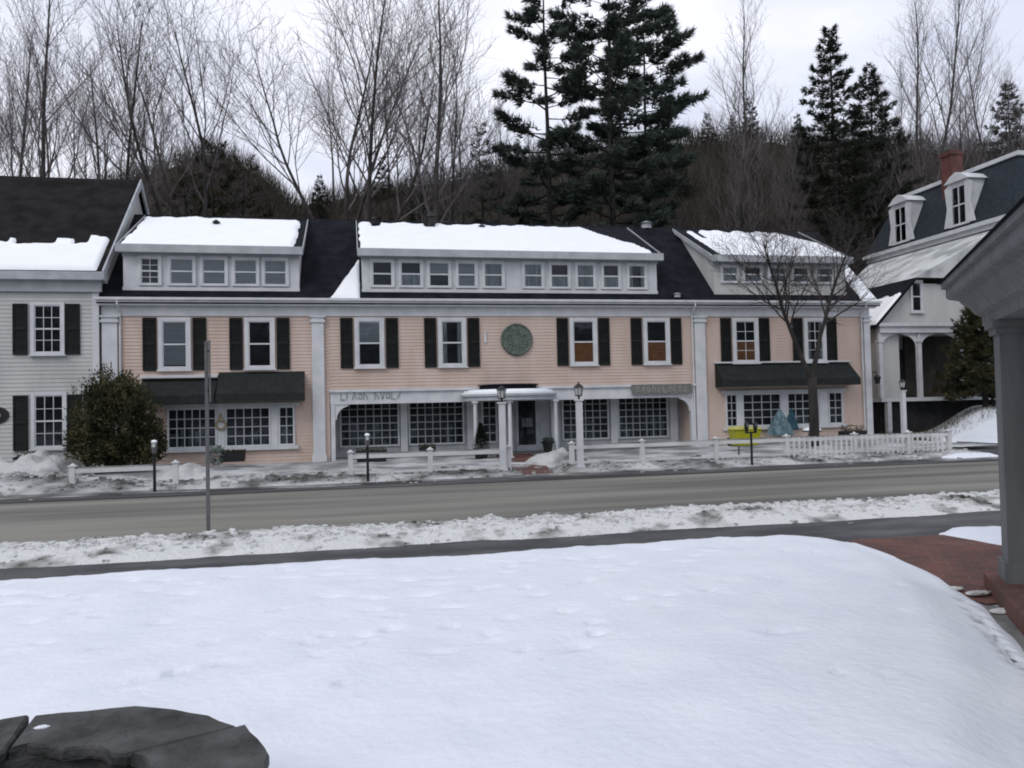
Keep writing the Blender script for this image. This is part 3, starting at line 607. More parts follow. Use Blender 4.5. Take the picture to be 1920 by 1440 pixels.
def wsn(x, y):
    top = .62 + .2 * nz3(x, 0, 3, 1.1) + (.22 if nz3(x, 4, 1, 1.9) > .08 else 0) + (.35 if x > -8.6 else 0)
    e = min((-7.95 - x + (y * .0)) / .1, (top - y) / .07 + .3 * nz3(x, y, 2, 6), (y + .5) / .08); return 6.38 + (y + .5) * .928 + (.12 * sm(e) if e > 0 else -.12) + .01 * nz3(x, y, 3, 3)
put('roof_snow', grid(rng(-24, -7.85, .07), rng(-.52, 1.9, .05), wsn), 'roof_snow', whr, smooth=True)
window(wh, -9.98, -9.0, 3.75, 5.42, -.172, .1, nx=3, nz=4); window(wh, -9.98, -8.95, .76, 2.55, -.172, .1, nx=3, nz=4)
window(wh, -14.6, -13.6, 3.75, 5.42, -.172, .1, nx=3, nz=4)
for x, z, h in ((-10.5, 3.75, 1.62), (-8.98, 3.75, 1.62), (-10.5, .72, 1.74), (-8.93, .72, 1.74), (-15.1, 3.75, 1.62), (-13.56, 3.75, 1.62)): shutter(wh, x, z, -.175, .42, h)
ov = MB(); ov.add([(-10.98 + .36 * math.cos(t * math.pi / 16), yy, 1.85 + .27 * math.sin(t * math.pi / 16)) for yy in (-.2, -.153) for t in range(32)], [tuple(range(31, -1, -1)), tuple(range(32, 64))] + [(t, (t + 1) % 32, (t + 1) % 32 + 32, t + 32) for t in range(32)])
os_ = put('sign', ov, 'black', wh, 'black oval sign beside the lower window'); put('sign_mark', MB().box(-11.1, -10.85, -.21, -.202, 1.8, 1.9), 'curtain', os_)

# ------------------------------------------------------------------ mansard house, right
vh = root('mansard_house', (33, 6, 0), 'pale Victorian house with slate mansard roof, scrolled dormers and red brick chimney', 'house')
BX0, BX1, BY0, BY1 = 29, 42, 1.9, 11.4
put('wall', MB().box(BX0, BX1, BY0, BY1, -.1, 9.55), 'white_siding', vh)
mr = MB(); i1 = .95
lo = [(BX0 - .3, BY0 - .3), (BX1, BY0 - .3), (BX1, BY1 + .3), (BX0 - .3, BY1 + .3)]; hi = [(BX0 + i1, BY0 + i1 * .6), (BX1, BY0 + i1 * .6), (BX1, BY1 - i1), (BX0 + i1, BY1 - i1)]
mr.add([(a, b, 9.82) for a, b in lo] + [(a, b, 12.7) for a, b in hi], [(3, 2, 1, 0), (4, 5, 6, 7)] + [(i, (i + 1) % 4, 4 + (i + 1) % 4, 4 + i) for i in range(4)])
put('roof', mr, 'mansard', vh)
c = MB(); c.box(BX0 - .42, BX1, BY0 - .42, BY1 + .42, 9.62, 9.815); c.box(BX0 - .25, BX1, BY0 - .25, BY1 + .25, 9.4, 9.615); put('cornice', c, 'trim', vh)
c = MB()
for p_, q_ in ((BX0 + i1 - .12, BX1),): c.box(p_, q_, BY0 + i1 * .6 - .12, BY1 - i1 + .12, 12.705, 12.9)
put('upper_cornice', c, 'trim', vh)
for yc, zc in ((8.75, 10.0), (4.7, 10.0)):
    c = MB(); xf = BX0 - .32; hw = .62
    c.box(xf, xf + 1.3, yc - hw, yc - hw + .2, zc, zc + 2.1); c.box(xf, xf + 1.3, yc + hw - .2, yc + hw, zc, zc + 2.1); c.box(xf + .06, xf + 1.3, yc - hw + .2, yc + hw - .2, zc + 1.85, zc + 2.1)
    c.extrude([(xf - .1, yc - hw - .15, zc + 2.1), (xf - .1, yc + hw + .15, zc + 2.1), (xf - .1, yc + hw * .6, zc + 2.4), (xf - .1, yc, zc + 2.55), (xf - .1, yc - hw * .6, zc + 2.4)], (1.6, 0, 0))
    for s_ in (-1, 1):
        yy = yc + s_ * hw; c.extrude([(xf, yy, zc), (xf, yy + s_ * .32, zc), (xf, yy + s_ * .1, zc + .9), (xf, yy + s_ * .22, zc + 1.9), (xf, yy, zc + 2.0)], (.1, 0, 0))
    dm = put('dormer', c, 'trim', vh)
    put('unlit_room_panel', MB().box(xf + .1, xf + .12, yc - .4, yc + .4, zc + .1, zc + 1.84), 'dark_room', dm)
    put('pane', MB().box(xf + .07, xf + .075, yc - .42, yc + .42, zc + .06, zc + 1.85), 'glass', dm)
    k = MB(); k.box(xf + .02, xf + .06, yc - .42, yc + .42, zc + .93, zc + .99); k.box(xf + .023, xf + .06, yc - .02, yc + .02, zc + .06, zc + 1.85); k.box(xf - .06, xf + .1, yc - hw, yc + hw, zc - .05, zc + .055); put('sash', k, 'trim', dm)
c = MB(); c.box(29.55, 30.2, 6.0, 6.7, 10.6, 13.9); c.box(29.49, 30.26, 5.94, 6.76, 13.901, 14.05); c.box(29.6, 30.15, 6.05, 6.65, 14.051, 14.15); put('chimney', c, 'chimney', vh)
# side wing with porch
WX0, WX1, WY = 22.8, 28.99, 3.0; WP = 26.2
c = MB(); c.extrude([(WX0 + .1, WY, 4.75), (WX1, WY, 4.75), (WX1, WY, 6.85), (24.4, WY, 6.85), (WX0 + .1, WY, 5.05)], (0, 5, 0)); c.box(WX0 + .1, WX1, WY + 1.6, WY + 5, 1.75, 4.745)
c.box(WX0 + .05, 23.85, WY + .05, WY + 1.6, 1.75, 4.745)
put('wing_wall', c, 'white_siding', vh)
c = MB(); c.extrude([(WX0 - .35, WY - .35, 4.95), (24.5, WY - .35, 7.05), (24.5, WY - .35, 6.9), (WX0 - .35, WY - .35, 4.8)], (0, 5.6, 0)); wr = put('wing_roof', c, 'roof', vh)
def wsn2(x, y):
    e = min((x - WX0 + .33) / .06, (WX0 + .95 + .3 * nz3(x, y, 0, 1.5) - x) / .12, (y - WY + .34) / .08, 1); return 4.95 + (x - WX0 + .35) * (2.1 / (24.5 - WX0 + .35)) + (.12 * sm(e) if e > 0 else -.1)
put('roof_snow', grid(rng(WX0 - .35, 24.4, .07), rng(WY - .35, WY + 5.2, .12), wsn2), 'roof_snow', wr, smooth=True)
A_, B_, C_, D_, E_ = (24.5, 2.65, 7.06), (28.97, 2.65, 7.06), (28.97, 2.3, 9.42), (28.97, 11.7, 9.42), (24.5, 8.3, 7.06)
put('upper_roof', MB().add([A_, B_, C_, D_, E_], [(0, 1, 2), (0, 2, 3), (0, 3, 4)]), mat('snow_dusted_roof', (.30, .315, .31), (.58, .60, .59), 1.1, .8, bump=.4, bscale=7, lo=.38, hi=.6, detail=7), vh, 'grey green roof slope thinly dusted with snow below the mansard eave')
c = MB(); c.box(WX0 - .1, WX1, WY - .25, WY - .003, 4.62, 5.0); c.box(WX0 - .2, WX1, WY - .35, WY - .25, 4.9, 5.05); put('porch_fascia', c, 'trim', vh)
window(vh, 24.45, 25.1, 5.55, 7.0, WY, .1, nx=1, nz=2, name='window')
put('porch_floor', MB().box(WX0 - .1, WX1, WY - .2, WY + 1.6, 1.58, 1.745), 'trim', vh)
put('under_porch_shade', MB().box(23.0, WX1, WY + .3, WY + 1.5, -.1, 1.58), 'dark_room', vh)  # solid block, painted dark for the shade below the porch floor
for x in (22.75, 24.72, 26.9):
    c = MB(); c.box(x - .09, x + .09, WY - .2, WY - .02, 1.75, 4.2); c.box(x - .13, x + .13, WY - .24, WY - .01, 4.2, 4.3); c.box(x - .07, x + .07, WY - .18, WY - .03, 4.301, 4.617); put('porch_column', c, 'trim', vh)
    for s_ in (-1, 1):
        if x == 22.75 and s_ < 0: continue
        xx = x + s_ * .092; c = MB(); c.extrude([(xx, WY - .12, 4.617), (xx + s_ * .85, WY - .12, 4.617)] + [(xx + s_ * (.85 - .8 * math.sin(t)), WY - .12, 4.55 - .5 * (1 - math.cos(t))) for t in [i * math.pi / 12 for i in range(1, 7)]] + [(xx, WY - .12, 3.9)], (0, .04, 0)); put('porch_arch', c, 'trim', vh)
c = MB(); c.add([(24.25 + .3 * math.cos(t), WY + 1.02, 3.9 + .35 * math.sin(t)) for t in [i * math.pi / 10 for i in range(11)]] + [(23.95, WY + 1.02, 2.3), (24.55, WY + 1.02, 2.3)], [tuple(range(10, -1, -1)) + (11, 12)]); 
put('arched_window', c, 'dark_room', vh)
put('porch_shade_panel', MB().box(25.25, WX1, WY + 1.45, WY + 1.56, 1.75, 4.6), mat('porch_shade_brown', (.03, .028, .025), (.055, .05, .045), 2, .8), vh)  # dark panel: the shade inside the porch is put into its brown colour
put('porch_door', MB().box(24.95, 25.2, WY + 1.5, WY + 1.597, 1.75, 4.0), 'dark_room', vh)
put('porch_support', MB().box(23.0, 23.2, WY - .18, WY + .02, 0, 1.575), 'trim', vh)

# ------------------------------------------------------------------ pavilion, near right
pav = root('pavilion', tuple(Pc), 'grey painted open pavilion corner with square post and deep eaves, near right', 'pavilion')
S = 4.6
def pt(along, outw, z): v = Pc - a_ * along + n_ * outw; return (v.x, v.y, z)   # along: towards the viewer; outw: to the left
fl = MB()
fl.add([pt(-.42, .13, z) for z in (-.05, .12)] + [pt(S, .13, z) for z in (-.05, .12)] + [pt(S, -S, z) for z in (-.05, .12)] + [pt(-.42, -S, z) for z in (-.05, .12)],
       [(0, 2, 3, 1), (2, 4, 5, 3), (4, 6, 7, 5), (6, 0, 1, 7), (1, 3, 5, 7), (6, 4, 2, 0)])
put('floor', fl, 'brick', pav)
pw_ = .26
for al, ow in ((0, 0), (S - .4, 0), (0, -(S - .4)), (S - .4, -(S - .4))):
    c0 = Pc - a_ * (al - pw_ / 2) - n_ * (-ow + pw_ / 2); c = MB(); c.obox(c0, a_, n_, pw_ / 2, pw_ / 2, .3, 2.34); c.obox(c0, a_, n_, pw_ / 2 + .03, pw_ / 2 + .03, .12, .3); c.obox(c0, a_, n_, pw_ / 2 + .03, pw_ / 2 + .03, 2.34, 2.4); c.obox(c0, a_, n_, pw_ / 2 + .06, pw_ / 2 + .06, 2.4, 2.46)
    put('post', c, 'post', pav)
prof = [(-pw_ - .02, 2.463), (.03, 2.463), (.03, 2.55), (.09, 2.58), (.13, 2.64), (.20, 2.69), (.22, 2.72), (.31, 2.74), (.33, 2.76), (.33, 2.84), (.37, 2.845), (.37, 2.90), (-pw_ - .02, 3.0)]
c = MB()
c.extrude([pt(-pw_ - .34, o_, z) for o_, z in prof], tuple(-a_ * (S + .9))); put('cornice', c, 'post', pav)
c = MB()
def pt2(along, outw, z): v = Pc + a_ * (pw_ + along) - n_ * outw; return (v.x, v.y, z)
c.extrude([pt2(o_, .37, z + .0) for o_, z in prof[:-1] + [(-pw_ - .02, 2.99)]], tuple(-n_ * (S + .3))); put('cornice', c, 'post', pav)
ap = Pc - a_ * (S / 2 - .2) - n_ * (S / 2 - .2); oc = [pt(-pw_ - .4, .4, 2.905), pt(S + .3, .4, 2.905), pt(S + .3, -S - .3, 2.905), pt(-pw_ - .4, -S - .3, 2.905)]
put('roof', MB().add([*oc, (ap.x, ap.y, 4.9)], [(0, 1, 4), (1, 2, 4), (2, 3, 4), (3, 0, 4), (3, 2, 1, 0)]), 'roof', pav)
put('ceiling', MB().add([pt(-pw_, -.28, 2.6), pt(S, -.28, 2.6), pt(S, -S, 2.6), pt(-pw_, -S, 2.6)], [(0, 1, 2, 3)]), 'post', pav)

# ------------------------------------------------------------------ slate topped planter ring, near left
pr_ = root('stone_planter', (-1.19, -24.3, 0), 'low round stone planter topped with dark slate slabs, in the near left corner', 'planter')
cx, cy = -1.19, -24.32
c = MB(); K = 40
for k in range(K): pass
rr = random.Random(5)
core = MB(); Ro, Ri = .80, .52
vs_ = []; 
for z in (0, .46):
    for rad in (Ro, Ri):
        for t in range(K): vs_.append((cx + rad * (1 + .02 * nz3(t, rad, z, 1.3)) * math.cos(t * 2 * math.pi / K), cy + rad * math.sin(t * 2 * math.pi / K), z))
fs_ = []
for t in range(K):
    u = (t + 1) % K
    fs_ += [(t, u, 2 * K + u, 2 * K + t), (K + u, K + t, 3 * K + t, 3 * K + u), (2 * K + t, 2 * K + u, 3 * K + u, 3 * K + t)]
core.add(vs_, fs_); put('wall', core, 'stone', pr_)
so = grid(rng(cx - .6, cx + .6, .03), rng(cy - .6, cy + .6, .03), lambda x, y: .28 + .05 * fbm(x, y, 4, 1) if (x - cx) ** 2 + (y - cy) ** 2 < .31 else -.1); put('soil', so, 'soil', pr_, smooth=True)
angs = [-22, 35, 103, 160, 205, 255, 300]
for i, a0 in enumerate(angs):
    a1 = angs[(i + 1) % len(angs)] + (360 if i == len(angs) - 1 else 0); n = 10
    sk = (0, 10, 4, -5, 8, -6, 5, 0)             # inner ends of the joints lean to one side
    ro = [.86 + .05 * nz3(q_ * .55, i * 3.1, 2) + .018 * rr.random() for q_ in range(n + 1)]; ri = [.47 + .08 * nz3(q_ * .5, i * 2.3, 8) + .02 * rr.random() + (.06 if i == 1 and q_ > 6 else 0) for q_ in range(n + 1)]
    g0_, g1_ = a0 + .5 , a1 - .5
    tl = (rr.uniform(-.012, .012), rr.uniform(-.012, .012)); zz = .455 + rr.uniform(0, .012)
    P_ = [(cx + ro[q_] * math.cos(R(g0_ + (g1_ - g0_) * q_ / n)), cy + ro[q_] * math.sin(R(g0_ + (g1_ - g0_) * q_ / n))) for q_ in range(n + 1)] + [(cx + ri[q_] * math.cos(R(g0_ + sk[i] + (g1_ + sk[i + 1] - g0_ - sk[i]) * q_ / n)), cy + ri[q_] * math.sin(R(g0_ + sk[i] + (g1_ + sk[i + 1] - g0_ - sk[i]) * q_ / n))) for q_ in range(n, -1, -1)]
    m_ = len(P_); C0 = (sum(p[0] for p in P_) / m_, sum(p[1] for p in P_) / m_)
    s = MB(); ring = lambda f, z: [(C0[0] + (p[0] - C0[0]) * f, C0[1] + (p[1] - C0[1]) * f, z + (p[0] - cx) * tl[0] + (p[1] - cy) * tl[1]) for p in P_]
    s.add(ring(.985, zz) + ring(1.0, zz + .012) + ring(1.0, zz + .04) + ring(.97, zz + .052), [tuple(range(m_ - 1, -1, -1)), tuple(range(3 * m_, 4 * m_))] + [(l_ * m_ + t, l_ * m_ + (t + 1) % m_, (l_ + 1) * m_ + (t + 1) % m_, (l_ + 1) * m_ + t) for l_ in range(3) for t in range(m_)])
    put('slab', s, 'stone', pr_)
for sx_, sy_ in ((-1.29, -23.62), (-1.6, -23.6)): put('snow_patch', MB().ball((sx_, sy_, .509), .03, .018, .007, 10, 6, .3, 3), 'snow', pr_, smooth=True)

# ------------------------------------------------------------------ fences
def fence(name_loc, label, posts, y, z, rails, pick=None, h=.62):
    f = root('picket_fence', name_loc, label, 'fence', 'white fences along the far footway')
    for x in posts:
        c = MB(); c.box(x - .06, x + .06, y - .06, y + .06, z - .15, z + h); c.box(x - .085, x + .085, y - .085, y + .085, z + h, z + h + .03); c.cone((x, y, z + h + .031), .07, .01, .05, 4); put('post', c, 'fence', f)
    for x0, x1 in rails:
        put('rail', MB().box(x0, x1, y - .045, y + .045, z + h - .15, z + h - .05), 'fence', f)
        put('rail', MB().box(x0, x1, y - .03, y + .03, z + .08, z + .14), 'fence', f)
        put('rail_snow', MB().extrude([(x0, y - .045, z + h - .049), (x0, y + .045, z + h - .049), (x0, y + .02, z + h - .015), (x0, y - .02, z + h - .015)], (x1 - x0, 0, 0)), 'slush', f)
    if pick:
        x = pick[0]
        while x < pick[1]:
            if min(abs(x - p) for p in posts) > .1: put('picket', MB().extrude([(x - .03, y - .07, z + .02), (x + .03, y - .07, z + .02), (x + .03, y - .07, z + h - .1), (x, y - .07, z + h - .02), (x - .03, y - .07, z + h - .1)], (0, .022, 0)), 'fence', f)
            x += pick[2]
fence((-5.4, -7.4, 0), 'short white rail fence standing in the snow below the big yew bush', (-6.45, -4.2), -7.4, .0, ((-6.39, -4.26),), h=.6)
fence((1.9, -7.3, 0), 'white rail fence in grey snow left of the shop entrance', (-.1, 1.9, 3.95), -7.3, .08, ((-.04, 1.84), (1.96, 3.89)), h=.62)
fence((12, -6.9, 0), 'long white picket fence right of the entrance ending at the driveway', (5.78, 7.8, 10.0, 12.2, 14.4, 16.2, 17.6), -6.9, .1, ((5.84, 7.74), (7.86, 9.94), (10.06, 12.14), (12.26, 14.34), (14.46, 16.14), (16.26, 17.54)), (12.4, 17.4, .17), h=.62)

# ------------------------------------------------------------------ lamp posts, meters, sign post
def lamp_post(x, y, h, label, z=0, lit=True, w_=.075):
    r = root('lamp_post', (x, y, z), label, 'lamp post', 'white lamp posts along the shop front')
    c = MB(); c.box(x - w_, x + w_, y - w_, y + w_, z - .1, z + h); c.box(x - w_ - .03, x + w_ + .03, y - w_ - .03, y + w_ + .03, z + h, z + h + .04); c.box(x - w_ - .03, x + w_ + .03, y - w_ - .03, y + w_ + .03, z - .1, z + .18); put('post', c, 'trim', r)
    c = MB(); zz = z + h + .04; c.cone((x, y, zz), .03, .03, .08, 8); c.cone((x, y, zz + .08), .07, .12, .03, 6); c.cone((x, y, zz + .32), .15, .03, .1, 6); c.cone((x, y, zz + .42), .015, .015, .05, 6)
    for t in range(6): g0 = t * math.pi / 3; c.tube([Vector((x + .085 * math.cos(g0), y + .085 * math.sin(g0), zz + .1)), Vector((x + .12 * math.cos(g0), y + .12 * math.sin(g0), zz + .33))], [.008] * 2, 4)
    la = put('lantern', c, 'black', r); put('lamp_glass', MB().cone((x, y, zz + .112), .07, .105, .205, 6), 'frost', la)
lamp_post(3.77, -7.45, 1.85, 'white lamp post with black lantern on the left of the shop entrance path')
lamp_post(5.84, -7.5, 1.88, 'white lamp post with black lantern on the right of the shop entrance path')
lamp_post(20.75, -1.0, 1.95, 'white lamp post with grey lantern right of the pink building corner', z=.05)
def meter(x, y, label, double=False, pale=False):
    r = root('parking_meter', (x, y, 0), label, 'parking meter', 'parking meters along the far kerb')
    put('pole', MB().cone((x, y, -.05), .035, .03, .95, 8), 'black', r)
    if double: put('crossbar', MB().box(x - .16, x + .16, y - .02, y + .02, .90, .94), 'black', r)
    for dx in ((-.13, .13) if double else (0,)):
        c = MB(); z0 = .94 if double else .9; c.cone((x + dx, y, z0), .04, .065, .1, 10, .6); c.cone((x + dx, y, z0 + .1), .065, .07, .1, 10, .6); c.ball((x + dx, y, z0 + .2), .07, .045, .075, 12, 6)
        hd = put('meter_head', c, 'metal' if pale else 'black', r, smooth=False); put('meter_window', MB().box(x + dx - .035, x + dx + .035, y - .062, y - .05, z0 + .14, z0 + .22), 'frost' if pale else 'metal', hd)
        if pale: put('snow_cap', MB().ball((x + dx, y, z0 + .26), .065, .05, .045, 10, 6), 'roof_snow', hd, smooth=True)
meter(-4.43, -8.42, 'snow capped parking meter in front of the big yew bush', pale=True)
meter(.31, -8.1, 'pale topped parking meter near the left end of the arcade', pale=True)
meter(10.5, -8.0, 'black double headed parking meter beside the yellow bin', double=True)
sp = root('sign_post', (-2.14, -15.0, 0), 'tall thin grey street sign post seen edge on, standing in the near snow bank', 'sign')
put('pole', MB().box(-2.165, -2.115, -15.02, -14.98, -.05, 2.86), 'metal', sp)
dv_ = Vector((-2.14, 12.2, 0)).normalized(); pv_ = Vector((dv_.y, -dv_.x, 0))
put('sign_panel', MB().obox(Vector((-2.14, -15.0, 0)) + pv_ * .045, dv_, pv_, .24, .012, 1.95, 2.86), 'metal', sp)
k = MB()
for z in (2.1, 2.7): k.obox(Vector((-2.14, -15.0, 0)) + pv_ * .03, dv_, pv_, .03, .016, z, z + .03)
put('bolts', k, 'black', sp)

# ------------------------------------------------------------------ yard objects
def thing1(name, mb, m, loc, label, cat, smooth=False, group=None):
    o = put(name, mb, m, None, None, smooth, origin=loc); return tag(o, label, cat, group)
r = root('storage_bin', (11.45, -5.9, .1), 'bright yellow flared plastic bin behind the fence beside the double meter', 'bin')
c = MB(); c.extrude([(11.1, -6.15, .46), (11.72, -6.15, .46), (11.84, -6.2, .93), (10.98, -6.2, .93)], (0, .45, 0)); put('tub', c, 'yellow', r)
for x in (11.12, 11.54): put('leg', MB().box(x, x + .04, -6.1, -6.06, .1, .458), 'metal', r)
c = MB(); c.extrude([(10.95, -6.24, .935), (11.87, -6.24, .935), (11.8, -6.2, .98), (11.6, -6.2, 1.02), (11.2, -6.2, 1.02), (11.0, -6.2, .98)], (0, .53, 0)); put('lid', c, mat('pale_yellow', (.34, .34, .06), (.44, .42, .12), 4, .5), r)

def planter(x, y, z, w_, h, label, plant='yew', ph=.15, seed=1, cat='planter'):
    r = root('planter_box', (x, y, z), label, cat); c = MB(); c.extrude([(x - w_ / 2 + .03, y - .15, z), (x + w_ / 2 - .03, y - .15, z), (x + w_ / 2, y - .17, z + h), (x - w_ / 2, y - .17, z + h)], (0, .34, 0)); put('box', c, 'black', r)
    rr2 = random.Random(seed); q2 = MB()
    for i in range(500):
        p = Vector((x + rr2.uniform(-w_ / 2, w_ / 2), y + rr2.uniform(-.15, .15), z + h + rr2.random() ** 1.5 * ph)); d = Vector((rr2.uniform(-1, 1), rr2.uniform(-1, 1), rr2.uniform(0, 1))) * .05; s2 = Vector((rr2.uniform(-1, 1), rr2.uniform(-1, 1), rr2.uniform(-.3, .3))) * .02
        q2.add([p - s2, p + s2, p + d], [(0, 1, 2)])
    put('foliage', q2, plant, r)
planter(-3.78, -1.25, .22, .75, .3, 'dark planter box under the left shop window', seed=2, ph=.06)
planter(12.85, -3.0, .25, .85, .28, 'dark planter box of greenery beside the right pilaster of the arcade', seed=3)
planter(16.9, -3.3, .35, .9, .3, 'dark planter box with foliage right of the bare street tree', seed=4, ph=.2)
planter(.55, -1.2, .05, 1.0, .35, 'dark planter in front of the leftmost arcade window', seed=6, ph=.1)
planter(2.35, -1.6, .3, .55, .16, 'small dark planter in front of the second arcade window', seed=8, ph=.12)
planter(-9.7, -1.0, .42, .9, .14, 'dark flower box below the lower window of the white house', seed=5)
r = root('potted_conifer', (4.15, -1.6, 0), 'small dark cone shaped evergreen in a low pot left of the entrance', 'potted tree')
put('pot', MB().cone((4.15, -1.6, .05), .2, .28, .35, 12), 'black', r)
q = MB(); r5 = random.Random(3)
for i in range(2600):
    t = r5.random() ** .8; rad = .3 * (1 - t) * r5.uniform(.5, 1.05) + .02; g0 = r5.random() * 6.28; p = Vector((4.15 + rad * math.cos(g0), -1.6 + rad * math.sin(g0), .4 + t * .8)); d = Vector((math.cos(g0), math.sin(g0), r5.uniform(.1, 1.2))) * .06; s2 = Vector((-math.sin(g0), math.cos(g0), 0)) * .015
    q.add([p - s2, p + s2, p + d], [(0, 1, 2)])
put('foliage', q, 'needle2', r)
r = root('entrance_urn', (6.5, -1.4, 0), 'tall black urn planter beside the shop door', 'urn')
c = MB(); c.cone((6.5, -1.4, .02), .16, .12, .1, 14); c.cone((6.5, -1.4, .12), .12, .19, .35, 14); put('urn', c, 'black', r)
c = MB(); c.cone((6.5, -1.4, .471), .24, .25, .06, 14); put('rim', c, 'black', r)
q = MB()
for i in range(500):
    g0 = r5.random() * 6.28; p = Vector((6.5 + .2 * r5.random() * math.cos(g0), -1.4 + .2 * r5.random() * math.sin(g0), .53 + r5.random() * .1)); d = Vector((r5.uniform(-1, 1), r5.uniform(-1, 1), 1)) * .06; q.add([p, p + Vector((.03, 0, 0)), p + d], [(0, 1, 2)])
put('foliage', q, 'needle', r)
r = root('straw_wreath', (-4.32, -.13, 1.3), 'small tan straw wreath hung on the white window post of the left shop', 'wreath')
q = MB(); pts = [Vector((-4.32 + .15 * math.cos(t * math.pi / 12), -.14, 1.38 + .15 * math.sin(t * math.pi / 12))) for t in range(25)]; q.tube(pts, [.04] * 25, 7); put('ring', q, 'tan', r)
q = MB(); q.extrude([(-4.4, -.2, 1.5), (-4.24, -.2, 1.5), (-4.28, -.2, 1.75), (-4.36, -.2, 1.75)], (0, .04, 0)); put('bow', q, 'tan', r)
r = root('snowy_shrub', (-4.3, -1.3, .1), 'pale green snow dusted shrub beside the dark planter box', 'shrub')
q = MB()
for i in range(900):
    d = Vector((r5.gauss(0, 1), r5.gauss(0, 1), r5.gauss(0, 1))).normalized(); p = Vector((-4.3, -1.3, .45)) + Vector((d.x * .3, d.y * .22, d.z * .3)) * r5.uniform(.5, 1); s2 = Vector((r5.uniform(-1, 1), r5.uniform(-1, 1), r5.uniform(-1, 1))) * .03; q.add([p - s2, p + s2, p + d * .08], [(0, 1, 2)])
put('foliage', q, mat('frosted_leaf', (.10, .15, .12), (.42, .46, .44), 6, .8), r)
# pale blue cloth figures and umbrella outside the right shop window
r = root('blue_umbrella', (15.75, -.6, .4), 'folded pale blue cloth umbrella outside the right shop window', 'umbrella')
put('pole', MB().cone((15.75, -.6, .3), .02, .02, 1.3, 8), 'metal', r)
c = MB(); k = 12; lev = [(.45, .42), (.7, .36), (1.0, .24), (1.22, .14), (1.42, .03)]
for z, rad in lev:
    for t in range(k): g0 = t * 2 * math.pi / k; q_ = rad * (1.18 if t % 2 else .78); c.v.append((15.75 + q_ * math.cos(g0), -.6 + q_ * math.sin(g0), z))
for i in range(4):
    for t in range(k): c.f.append((i * k + t, i * k + (t + 1) % k, (i + 1) * k + (t + 1) % k, (i + 1) * k + t))
put('canopy', c, 'blue', r)
r = root('blue_banner', (16.25, -.5, .4), 'deep blue cloth display piece beside the folded umbrella', 'banner')
c = MB(); c.extrude([(16.0, -.5, .62), (16.6, -.5, .62), (16.5, -.5, 1.0), (16.32, -.5, 1.45), (16.15, -.5, 1.1)], (0, .06, 0)); put('cloth', c, mat('deep_blue', (.015, .05, .07), (.04, .10, .14), 7, .8), r); put('stand', MB().cone((16.3, -.47, .3), .02, .02, .318, 6), 'metal', r)
def snow_table(x, y, z, label):
    r = root('garden_table', (x, y, z), label, 'table'); c = MB(); c.cone((x, y, z + .42), .34, .34, .04, 18); put('table_top', c, 'black', r)
    for t in range(3): g0 = t * 2.094; put('leg', (lambda m_: (m_.tube([Vector((x + .1 * math.cos(g0), y + .1 * math.sin(g0), z + .42)), Vector((x + .26 * math.cos(g0), y + .26 * math.sin(g0), z - .05))], [.015, .015], 5), m_)[1])(MB()), 'black', r)
    put('snow_cap', MB().ball((x, y, z + .47), .33, .33, .11, 16, 8), 'roof_snow', r, smooth=True)
snow_table(16.05, -2.2, .2, 'small black garden table capped with snow left of the street tree')
r = root('fire_bowl', (26.3, .6, 1.2), 'black iron bowl on a stem standing in the snow by the mansard house', 'bowl')
zz = mound(26.3, .6) + .08
c = MB(); c.cone((26.3, .6, zz), .2, .08, .12, 12); c.cone((26.3, .6, zz + .12), .05, .05, .3, 8); put('stem', c, 'black', r); put('bowl', MB().cone((26.3, .6, zz + .42), .1, .34, .26, 16), 'black', r); put('snow', MB().ball((26.3, .6, zz + .68), .3, .3, .06, 14, 6), 'roof_snow', r, smooth=True)
# snow heap by the entrance and cleared snow
def heap(x, y, rx, ry, h, m, name='snow_heap', label='', seed=0):
    g_ = grid(rng(x - rx, x + rx, rx / 14), rng(y - ry, y + ry, ry / 14), lambda a, b: max(-.05, h * (1 - ((a - x) / rx) ** 2 - ((b - y) / ry) ** 2) * (1 + .5 * fbm(a, b, 2.2, seed)) - .02))
    tag(put(name, g_, m, smooth=True), label, 'snow heap')
heap(6.0, -4.5, 1.1, 1.3, .38, 'bank_far', label='rounded heap of cleared snow right of the brick entrance path', seed=3)
heap(17.3, -8.1, 1.1, .55, .16, 'snow', label='low white snow ridge at the kerb beside the driveway mouth', seed=4)
heap(-8.2, -5.3, 1.9, 1.6, .75, 'bank_far', label='tall grey heap of plowed snow in front of the white house', seed=6)
heap(-4.2, -5.9, 1.3, .9, .42, 'bank_far', label='low snow heap at the right foot of the yew bush', seed=9)

# ------------------------------------------------------------------ foliage and trees
def leafball(mb, c, rx, ry, rz, n, size, rr2, lo=.55, drop=0.0):
    for i in range(n):
        d = Vector((rr2.gauss(0, 1), rr2.gauss(0, 1), rr2.gauss(0, 1))).normalized(); k_ = rr2.uniform(lo, 1.04)
        lump = 1 + .22 * noise.noise(d * 2.3 + Vector(c))
        p = Vector((c[0] + d.x * rx * k_ * lump, c[1] + d.y * ry * k_ * lump, c[2] + d.z * rz * k_ * lump))
        t = (d * .8 + Vector((rr2.uniform(-1, 1), rr2.uniform(-1, 1), rr2.uniform(-.3, 1)))).normalized() * size * rr2.uniform(.6, 1.5); s2 = t.cross(Vector((rr2.uniform(-1, 1), rr2.uniform(-1, 1), rr2.uniform(-1, 1)))).normalized() * size * .28
        mb.add([p - s2, p + s2, p + t], [(0, 1, 2)])
r = root('yew_bush', (-7.0, -2.0, 0), 'large dark evergreen yew bush between the white house and the pink building', 'bush')
q = MB(); rb = random.Random(8)
